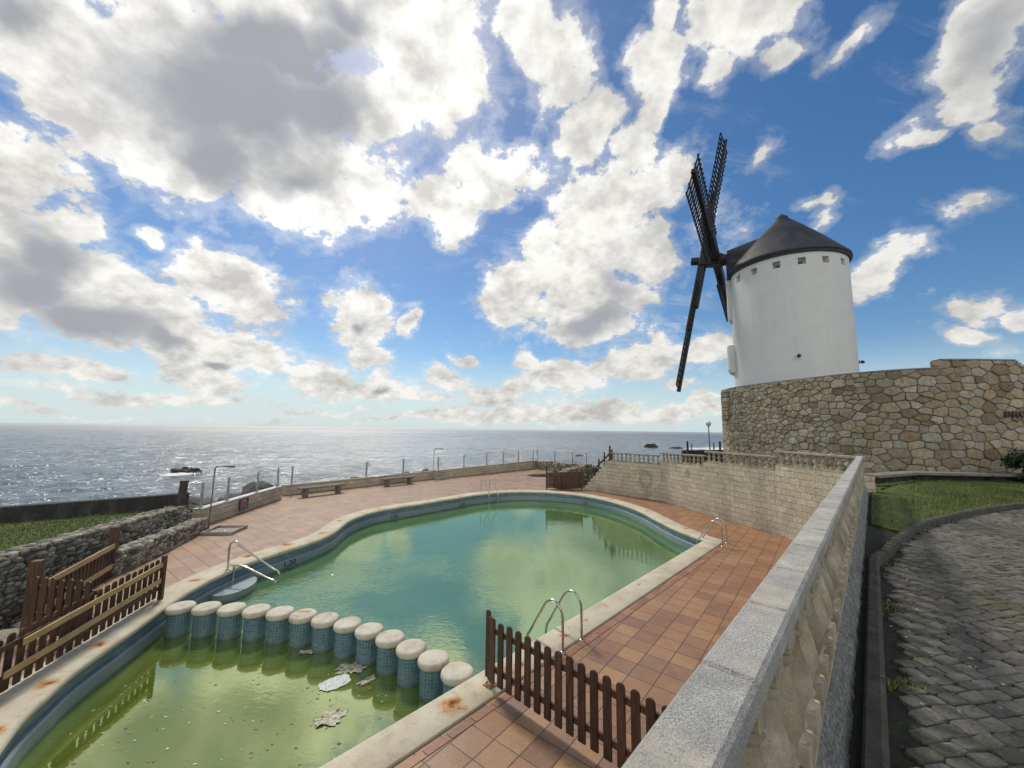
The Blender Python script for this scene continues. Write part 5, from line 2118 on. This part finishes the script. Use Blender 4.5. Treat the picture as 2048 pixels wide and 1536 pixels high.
while tries < 60000 and len(pts) < 4200:
    tries += 1
    s_, z = rs.uniform(-.2, LT + .2), rs.uniform(Z0 - .2, Z1 + .25)
    if rs.random() < .55:
        z = round(z / .31) * .31 + rs.uniform(-.04, .04) + .05 * math.sin(s_ * .9)
    r_ = rad_at(s_, z)
    ok = True
    gx_, gy_ = int(s_ / .5), int(z / .5)
    for ii in (-1, 0, 1):
        for jj in (-1, 0, 1):
            for (a, b, c) in grid.get((gx_ + ii, gy_ + jj), ()):
                if (a - s_) ** 2 + ((b - z) * 1.30) ** 2 < (r_ * .98 + c * .98) ** 2 * .88:
                    ok = False
                    break
    if ok:
        pts.append((s_, z, r_))
        grid.setdefault((gx_, gy_), []).append((s_, z, r_))
stones = MB()
for (s_, z, r_) in pts:
    poly = [(s_ - .7, z - .7), (s_ + .7, z - .7), (s_ + .7, z + .7), (s_ - .7, z + .7)]
    gx_, gy_ = int(s_ / .5), int(z / .5)
    for ii in (-2, -1, 0, 1, 2):
        for jj in (-2, -1, 0, 1, 2):
            for (a, b, c) in grid.get((gx_ + ii, gy_ + jj), ()):
                if a == s_ and b == z:
                    continue
                dx, dy = a - s_, (b - z) * 1.5
                dd_ = math.hypot(dx, dy)
                t_ = .5 + (r_ * r_ - c * c) / (2 * dd_ * dd_)      # power diagram
                dy = (b - z) * 1.5 * 1.5
                dd_ = math.hypot(dx, dy)
                mx, my = s_ + (a - s_) * t_ - dx / dd_ * .010, z + (b - z) * t_ - dy / dd_ * .010
                out = []
                for i in range(len(poly)):
                    p, q = poly[i], poly[(i + 1) % len(poly)]
                    fp = (p[0] - mx) * dx + (p[1] - my) * dy
                    fq = (q[0] - mx) * dx + (q[1] - my) * dy
                    if fp <= 0:
                        out.append(p)
                    if fp * fq < 0:
                        u = fp / (fp - fq)
                        out.append((p[0] + (q[0] - p[0]) * u, p[1] + (q[1] - p[1]) * u))
                poly = out
                if len(poly) < 3:
                    break
            if len(poly) < 3:
                break
    top = sw_top(s_) - .03
    poly = [(max(0.01, min(LT - .01, a)), min(b, top)) for a, b in poly]
    if s_ < S_STEP:
        poly = [(min(a, S_STEP + .0), b) if z > 6.0 else (a, b) for a, b in poly]
    if len(poly) < 3:
        continue
    A_ = sum(poly[i][0] * poly[(i + 1) % len(poly)][1] - poly[(i + 1) % len(poly)][0] * poly[i][1] for i in range(len(poly))) / 2
    if abs(A_) < .004:
        continue
    cx = sum(p[0] for p in poly) / len(poly); cy = sum(p[1] for p in poly) / len(poly)
    # round the corners: chaikin
    for _ in range(2):
        np_ = []
        for i in range(len(poly)):
            p, q = poly[i], poly[(i + 1) % len(poly)]
            np_ += [(p[0] * .88 + q[0] * .12, p[1] * .88 + q[1] * .12), (p[0] * .12 + q[0] * .88, p[1] * .12 + q[1] * .88)]
        poly = np_
    poly = [(p[0] + .020 * noise.noise(Vector((p[0] * 9, p[1] * 9, s_))), p[1] + .020 * noise.noise(Vector((p[0] * 9, p[1] * 9, 50 + z)))) for p in poly]
    n = len(poly)
    prot = rs.uniform(.02, .065)
    tx, tz_ = rs.uniform(-.06, .06), rs.uniform(-.06, .06)
    vs = []
    for k, (sc_, dp) in enumerate(((1.0, -.01), (.975, prot * .6), (.90, prot), (.5, prot * 1.12))):
        for p in poly:
            a, b = cx + (p[0] - cx) * sc_, cy + (p[1] - cy) * sc_
            P_, N_ = swpn(a)
            q_ = dp + ((a - cx) * tx + (b - cy) * tz_ if k > 0 else 0)
            vs.append(Vector((P_.x + N_.x * q_, P_.y + N_.y * q_, b)) - SWO)
    fs = []
    for k in range(3):
        for i in range(n):
            j = (i + 1) % n
            fs.append((k * n + j, k * n + i, k * n + n + i, k * n + n + j))
    fs.append(tuple(range(4 * n - 1, 3 * n - 1, -1)))
    stones.add(vs, fs, rs.random(), False)
stones.build('stones', MAT['stone'], sw)
# capping course: a thin dark mortar bed
cap = MB()
for i in range(150):
    s0_, s1_ = LT * i / 150, LT * (i + 1) / 150
    (a, na), (b, nb) = swpn(s0_), swpn(s1_)
    zz_ = sw_top((s0_ + s1_) / 2)
    a2, b2 = a + na * .03, b + nb * .03
    A_, B_ = a - na * .5, b - nb * .5
    vs = [(a2.x, a2.y, zz_ - .02), (b2.x, b2.y, zz_ - .02), (b2.x, b2.y, zz_ + .03), (a2.x, a2.y, zz_ + .03), (A_.x, A_.y, zz_ + .03), (B_.x, B_.y, zz_ + .03)]
    cap.add([Vector(p) - SWO for p in vs], [(1, 0, 3, 2), (2, 3, 4, 5)])
cap.build('capping', MAT['roughcon'], sw)
# overhanging block at the left end (upper course stands forward)
rs = random.Random(4)
for nm, x0, y0, zlo, zhi in (('corbel', 12.78, 23.35, 4.2, 5.99), ('buttress', 12.72, 23.0, 1.5, 2.28)):
    ov = MB()
    ov.box(Vector((x0 + .03, y0 + .03, (zlo + zhi) / 2)) - SWO, (.36, .56, zhi - zlo - .02), .12, tint=0)
    z = zlo
    while z < zhi - .08:
        h_ = min(rs.uniform(.16, .34), zhi - z)
        u = -.30
        while u < .28:
            w_ = min(rs.uniform(.22, .5), .30 - u)
            ov.box(Vector((x0, y0 + u + w_ / 2, z + h_ / 2)) - SWO, (.42, w_ - .03, h_ - .03), .12, bev=.035, tint=rs.random())
            u += w_
        z += h_
    ov.build(nm, MAT['stone'], sw)
# platform behind the wall
PLAT = [tuple(swpn(LT * i / 40)[0] - swpn(LT * i / 40)[1] * .3) for i in range(5, 41)] + [(24, 26), (20, 32), (16.5, 28.5)]
mb = MB(); mb.prism(PLAT, 1.0, 5.0)
tag(mb.build('mill_platform', MAT['turf']), kind='structure')
# letters fixed to the wall
lt = text_obj('BRO', .33, (18.80, 14.70, 4.26), (.03, -1, 0), MAT['letters'], 'letters', None, .02, 1.5)
tag(lt, 'black metal letters fixed to the stone wall at the right edge', 'letters')

# stone ledge on the grass at the foot of the wall
lg = empty('stone_ledge', (14.3, 13.7, 1.95))
tag(lg, 'long low stone slab bench at the foot of the stone wall', 'ledge')
mb = MB()
P_ = [Vector((10.6, 12.2)), Vector((13.0, 13.55)), Vector((15.6, 13.15)), Vector((18.6, 13.2))]
lgp = [Vector((11.2, 12.55)), Vector((13.6, 13.7)), Vector((16.0, 13.55)), Vector((18.4, 13.45))]
for i in range(3):
    a, b = lgp[i], lgp[i + 1]
    d = b - a
    c = (a + b) / 2 - Vector((14.3, 13.7))
    mb.box((c.x, c.y, .21), (d.length - .02, .50, .10), math.atan2(d.y, d.x), bev=.02)
mb.build('slab', MAT['bench'], lg)
mb = MB()
for i in range(3):
    a, b = lgp[i], lgp[i + 1]
    d = b - a
    c = (a + b) / 2 - Vector((14.3, 13.7)) + Vector((.03, .10))
    mb.box((c.x, c.y, .06), (d.length - .12, .22, .195), math.atan2(d.y, d.x), bev=.02)
mb.build('support', MAT['darkwall'], lg)  # dark strip added for the shadow gap under the slab

# shrub at the right edge
sh = empty('shrub', (17.6, 13.1, 1.93))
tag(sh, 'dark green bush at the right edge in front of the stone wall', 'bush')
mb = MB()
rs = random.Random(5)
for k in range(6):
    a_ = k * 1.1
    mb.tube([(0, 0, 0), (.2 * math.cos(a_), .2 * math.sin(a_), .4), (.45 * math.cos(a_), .4 * math.sin(a_), .85)], [.03, .02, .008], 6)
mb.build('stem', MAT['wood'], sh)
mb = MB()
cl = [(rs.gauss(0, .42), rs.gauss(0, .3), rs.uniform(.12, 1.05), rs.uniform(.18, .34)) for _ in range(40)]
for (cx, cy, cz, r_) in cl:
    for _ in range(190):
        v = Vector((rs.gauss(0, 1), rs.gauss(0, 1), rs.gauss(0, 1))).normalized() * r_ * rs.uniform(.5, 1.05)
        p = Vector((cx, cy, cz)) + v
        if p.z < .02:
            continue
        L = rs.uniform(.035, .065)
        t1 = Vector((rs.gauss(0, 1), rs.gauss(0, 1), rs.gauss(0, 1))).normalized()
        t2 = t1.cross(v).normalized() * L * .45
        mb.add([p - t1 * L, p + t2, p + t1 * L, p - t2], [(0, 1, 2, 3)], rs.random())
mb.build('foliage', MAT['leaf'], sh)

# ------------------------------------------------------------------ windmill
MC = Vector((16.36, 22.82, 0))
mill = empty('windmill', (MC.x, MC.y, 5.0))
tag(mill, 'white round windmill with black conical roof and black lattice sails', 'windmill')
MZ = 5.0
RB, RT = 2.97, 2.93
ZT = 13.2
nich = [R(a_) for a_ in (-66 + -22.4 * k for k in range(16))]
nich = [((a_ + math.pi) % (2 * math.pi)) - math.pi for a_ in nich]
hw = .185 / 2.95
cuts = set()
for a_ in nich:
    cuts.add(round((a_ - hw) % (2 * math.pi), 5)); cuts.add(round((a_ + hw) % (2 * math.pi), 5))
for k in range(96):
    a_ = 2 * math.pi * k / 96
    if all(abs(((a_ - c + math.pi) % (2 * math.pi)) - math.pi) > .02 for c in cuts) and all(abs(((a_ - c + math.pi) % (2 * math.pi)) - math.pi) > hw for c in nich):
        cuts.add(a_)
angs = sorted(cuts)
zs = [3.0, 5.0, 7.0, 9.0, 11.0, 12.40, 12.775, ZT + .1]
mb = MB()


def rad(z):
    return RB + (RT - RB) * (z - 3) / 10.2


vs = []
for z in zs:
    for a_ in angs:
        vs.append((rad(z) * math.cos(a_), rad(z) * math.sin(a_), z - MZ))
n = len(angs)
for i in range(len(zs) - 1):
    for k in range(n):
        j = (k + 1) % n
        mid = (angs[k] + ((angs[j] - angs[k]) % (2 * math.pi)) / 2)
        if i == 5 and any(abs(((mid - c + math.pi) % (2 * math.pi)) - math.pi) < hw * .9 for c in nich):
            continue
        mb.add([vs[i * n + k], vs[i * n + j], vs[(i + 1) * n + j], vs[(i + 1) * n + k]], [(0, 1, 2, 3)], None, False)
for a_ in nich:
    e = []
    for dr in (0, -.32):
        for (da, z) in ((-hw, 12.40), (hw, 12.40), (hw, 12.775), (-hw, 12.775)):
            r_ = rad(z) + dr
            e.append((r_ * math.cos(a_ + da), r_ * math.sin(a_ + da), z - MZ))
    mb.add(e, [(4, 5, 6, 7), (0, 1, 5, 4), (1, 2, 6, 5), (2, 3, 7, 6), (3, 0, 4, 7)])
tw = mb.build('tower', MAT['render_white'], mill)
bm = bmesh.new(); bm.from_mesh(tw.data)
bmesh.ops.remove_doubles(bm, verts=bm.verts, dist=1e-4)
bm.to_mesh(tw.data); bm.free()
for p in tw.data.polygons:
    p.use_smooth = abs(p.normal.z) < .05 and (Vector((p.center.x, p.center.y)).length > 2.8)
tw.data.set_sharp_from_angle(angle=R(30))
for a_ in (nich[2], nich[3], nich[8], nich[12]):
    mb = MB()
    r_ = rad(12.5) - .30
    e = []
    for dr in (0, .02):
        for (da, z) in ((-hw * .55, 12.41), (hw * .62, 12.41), (hw * .62, 12.64), (-hw * .55, 12.64)):
            e.append(((r_ + dr) * math.cos(a_ + da), (r_ + dr) * math.sin(a_ + da), z - MZ))
    mb.add(e, [(4, 5, 6, 7), (0, 1, 5, 4), (1, 2, 6, 5), (2, 3, 7, 6), (3, 0, 4, 7)])
    mb.build('window', MAT['dark'], mill)
mb = MB()
mb.lathe((0, 0, -MZ), [(2.9, 13.14), (3.07, 13.16), (3.11, 13.22), (3.10, 13.32), (3.04, 13.38), (2.0, 14.62), (1.0, 15.72), (.24, 16.50)], 72)
mb.lathe((0, 0, -MZ), [(2.86, 13.02), (3.02, 13.05), (3.05, 13.16), (2.95, 13.18)], 72)
rf = mb.build('roof', MAT['roof'], mill)
rf.data.set_sharp_from_angle(angle=R(28))
mb = MB(); mb.lathe((0, 0, -MZ), [(.30, 16.38), (.33, 16.52), (.26, 16.56), (.02, 16.80)], 20); mb.build('finial', MAT['roof'], rf)
# windshaft frame (fitted to the photograph)
az, tl = -.970, .180
nv = Vector((math.sin(az) * math.cos(tl), math.cos(az) * math.cos(tl), math.sin(tl)))
tv = nv.cross(Vector((0, 0, 1))).normalized()
uv_ = tv.cross(nv)
SB = Vector((16.26, 22.80, 14.011)) - Vector((MC.x, MC.y, MZ))
# dormer over the shaft
mb = MB()
fl = Vector((nv.x, nv.y, 0)).normalized()
sdv = Vector((-fl.y, fl.x, 0))


def dm(f, s_, z):
    return SB + fl * f + sdv * s_ + Vector((0, 0, z))


prof = [(-.95, -1.05), (.95, -1.05), (1.02, -.15), (.0, 1.15), (-1.02, -.15)]
fr = [dm(2.95, s_, z) for s_, z in prof]
bk_ = [dm(.3, s_, z + .55 * (1 if z > -1 else 0)) for s_, z in prof]
mb.add(fr + bk_, [(0, 1, 2, 3, 4), (9, 8, 7, 6, 5)] + [(i, 5 + i, 5 + (i + 1) % 5, (i + 1) % 5) for i in range(5)])
mb.build('dormer', MAT['black'], mill)
mb = MB()
mb.tube([SB + nv * 1.2, SB + nv * 3.0, SB + nv * 3.3], [.32, .34, .40], 16)
mb.box(SB + nv * 3.95, (1.35, .74, .74), ax=(nv, tv, uv_), bev=.05)
mb.tube([SB + nv * 4.4, SB + nv * 5.15], [.26, .26], 18)
mb.build('windshaft', MAT['black'], mill)
ph = .120
LS = 8.9


def sail(k):
    a_ = ph + k * math.pi / 2
    r = uv_ * math.cos(a_) + tv * math.sin(a_)         # along the arm
    w = r.cross(nv)                                     # across, in plane
    hub = SB + nv * (3.639 + (.806 if k % 2 == 0 else 0))
    root = bpy.data.objects.new('sail', None)
    col.objects.link(root)
    root.parent = mill
    root.location = hub
    mb = MB()
    mb.box(r * 1.65, (3.3, .46, .46), ax=(r, w, nv), bev=.03)
    mb.box(r * 3.0 + nv * .10, (3.9, .34, .30), ax=(r, w, nv), bev=.03)
    mb.build('stock', MAT['black'], root)
    mb = MB()
    mb.box(r * 5.6, (6.8, .20, .22), ax=(r, w, nv), bev=.02)
    mb.build('whip', MAT['black'], root)
    mb = MB()
    tw_ = .10
    r0_, r1_ = 1.75, 8.75
    nb = 21
    for i in range(nb):
        rr = r0_ + (r1_ - r0_) * i / (nb - 1)
        hw_ = .98
        wv = (w + nv * tw_).normalized()
        mb.box(r * rr + nv * .06, (.075, 2 * hw_ + .14, .06), ax=(r, wv, r.cross(wv)))
    for o_ in (-.98, -.52, .52, .98):
        wv = (w + nv * tw_).normalized()
        mb.box(r * (r0_ + r1_) / 2 + wv * o_ + nv * .10, (r1_ - r0_ + .1, .07, .055), ax=(r, wv, r.cross(wv)))
    mb.build('lattice', MAT['black'], root)


for k in range(4):
    sail(k)
# curved balconies on the sea side
for (z0_, z1_, a0, a1, ro) in ((10.35, 13.1, 110, 159, .20), (7.05, 8.75, 110, 164, .33)):
    mb = MB()
    prof = [(rad(8) - .05, z0_ - MZ), (rad(8) + ro * .7, z0_ - MZ + .04), (rad(8) + ro, z0_ - MZ + .22), (rad(8) + ro, z1_ - MZ - .03), (rad(8) + ro - .10, z1_ - MZ), (rad(8) - .05, z1_ - MZ)]
    n = 18
    mb.lathe((0, 0, 0), prof, n, None, False, R(a0), R(a1))
    for side_, aa in ((0, R(a0)), (1, R(a1))):
        pts = [(r_ * math.cos(aa), r_ * math.sin(aa), z) for r_, z in prof]
        mb.add(pts, [tuple(range(len(pts))) if side_ else tuple(range(len(pts) - 1, -1, -1))])
    mb.build('balcony', MAT['render_white'], mill)
for (aa, z) in ((-119.46, 7.48), (-35.5, 7.35)):
    a_ = R(aa)
    lm = empty('wall_lamp', (MC.x + rad(z) * math.cos(a_), MC.y + rad(z) * math.sin(a_), z), a_)
    tag(lm, 'small dark lamp on the white windmill wall facing the pool' if aa < -100 else 'small dark lamp on the right-hand edge of the windmill wall', 'wall lamp', 'lamps on the windmill')
    mb = MB(); mb.box((.03, 0, -.02), (.06, .09, .16), bev=.012); mb.tube([(.05, 0, .02), (.14, 0, .06), (.17, 0, .02)], .014, 8); mb.build('bracket', MAT['black'], lm)
    mb = MB(); mb.lathe((.17, 0, -.10), [(.03, 0), (.085, .02), (.095, .10), (.04, .15), (.01, .17)], 16); mb.build('shade', MAT['dark'], lm)

# ------------------------------------------------------------------ far left end of the terrace: dark wall, posts, globe lamp
fd = run_wall('sea_wall', [(15.2, 35.2), (20.5, 36.4), (24, 37.5)], -1.0, [1.82, 1.9, 1.95], .3, MAT['darkwall'], None, 1)
tag(fd, 'low dark wall at the sea edge behind the balustrades, by the globe lamp', 'wall')
gl_ = empty('globe_lamp', (17.55, 35.3, .58))
tag(gl_, 'tall lamp post with a round white globe behind the far balustrade', 'street lamp')
mb = MB(); mb.tube([(0, 0, 0), (0, 0, 1.8), (-.02, 0, 3.34)], [.055, .05, .04], 12); mb.lathe((-.02, 0, 3.32), [(.05, 0), (.10, .04), (.10, .08)], 16); mb.build('pole', MAT['paint_grey'], gl_)
mb = MB(); mb.lathe((-.02, 0, 3.64), [(.23 * math.sin(math.pi * k / 14), -.23 * math.cos(math.pi * k / 14)) for k in range(15)], 24); mb.build('globe', MAT['globe'], gl_)
for i, (x, y, h, w) in enumerate(((15.35, 35.0, 2.07, .13), (15.85, 35.3, 1.87, .07), (18.2, 36.1, 1.97, .08), (18.75, 36.1, 2.07, .14))):
    mb = MB(); mb.box((0, 0, h / 2), (w, w, h), bev=.01, tint=.7)
    o = mb.build('wooden_post', MAT['wood']); o.location = (x, y - .25, .58)
    tag(o, ['thick dark post at the left end of the dark sea-edge wall', 'thin dark post just right of the left-end post', 'thin dark post just right of the globe lamp', 'thick dark post right of the globe lamp beside the stone wall'][i], 'post', 'posts on the dark sea-edge wall')

# ------------------------------------------------------------------ things floating in the shallow pool


def floater(name, label, cat, x, y, sx, sy, rz, m, seed, amp=.02, irregular=.0):
    mb = MB()
    n = 16
    vs = []
    for j in range(n + 1):
        for i in range(n + 1):
            u, v = i / n - .5, j / n - .5
            nz = noise.fractal(Vector((u * 4 + seed * 3, v * 4, seed)), 1, 2, 5)
            px, py = u * sx, v * sy
            if irregular:
                k = 1 + irregular * noise.fractal(Vector((u * 5, v * 5, seed + 7)), 1, 2, 3)
                L = max(abs(u), abs(v)) / (math.hypot(u, v) + 1e-6)
                px, py = px * k * (.4 + .6 * L), py * k * (.4 + .6 * L)
            vs.append((px, py, .006 + amp * abs(nz)))
    fs = [(j * (n + 1) + i, j * (n + 1) + i + 1, (j + 1) * (n + 1) + i + 1, (j + 1) * (n + 1) + i) for j in range(n) for i in range(n)]
    mb.add(vs, fs, None, False)
    o = mb.build(name, m)
    o.location = (x, y, -.458)
    o.rotation_euler = (0, 0, rz)
    return tag(o, label, cat)


floater('plastic_sheet', 'crumpled pale plastic sheet floating on the green shallow pool', 'litter', -2.66, 6.56, .44, .32, .75, MAT['sheet'], 1, .018, .16)
floater('scum_clump', 'whitish clump of scum floating just beyond the plastic sheet', 'scum', -2.55, 6.93, .42, .26, .4, MAT['scum'], 2, .04, .7)
floater('scum_clump', 'small whitish clump floating right of the plastic sheet beside a pillar', 'scum', -2.18, 6.62, .26, .14, .9, MAT['scum'], 3, .03, .7)
floater('scum_clump', 'brownish clump of scum floating nearest the near coping', 'scum', -2.40, 5.82, .34, .24, .6, MAT['scum'], 4, .022, .8)
floater('scum_clump', 'small clump of scum floating at the foot of the pillars', 'scum', -3.5, 7.38, .24, .12, .1, MAT['scum'], 5, .03, .7)
mb = MB()
rs = random.Random(9)
for i in range(900):
    x, y = rs.uniform(-5.8, -.8), rs.uniform(3.2, 7.8)
    if rs.random() > .35 + .65 * max(0, noise.noise(Vector((x * .9, y * .9, 2))) + .3):
        continue
    if not inside((x, y), [tuple(p) for p in offset_loop(INNER, -.12)]) or y > 7.9 - (x + 6.2) * .33:
        continue
    a_ = rs.uniform(0, 6.28); L = rs.uniform(.008, .03); W = L * rs.uniform(.3, .8)
    p = Vector((x, y, -.4565))
    dx, dy = Vector((math.cos(a_), math.sin(a_), .05)) * L, Vector((-math.sin(a_), math.cos(a_), .0)) * W
    mb.add([p - dx, p - dy * .6, p + dx * .7 - dy, p + dx, p + dy, p - dx * .5 + dy * .7], [(0, 1, 2, 3, 4, 5)], rs.random())
o = mb.build('floating_leaves', MAT['litter'])
tag(o, 'small leaves and flecks floating on the shallow pool', 'leaves', kind='stuff')
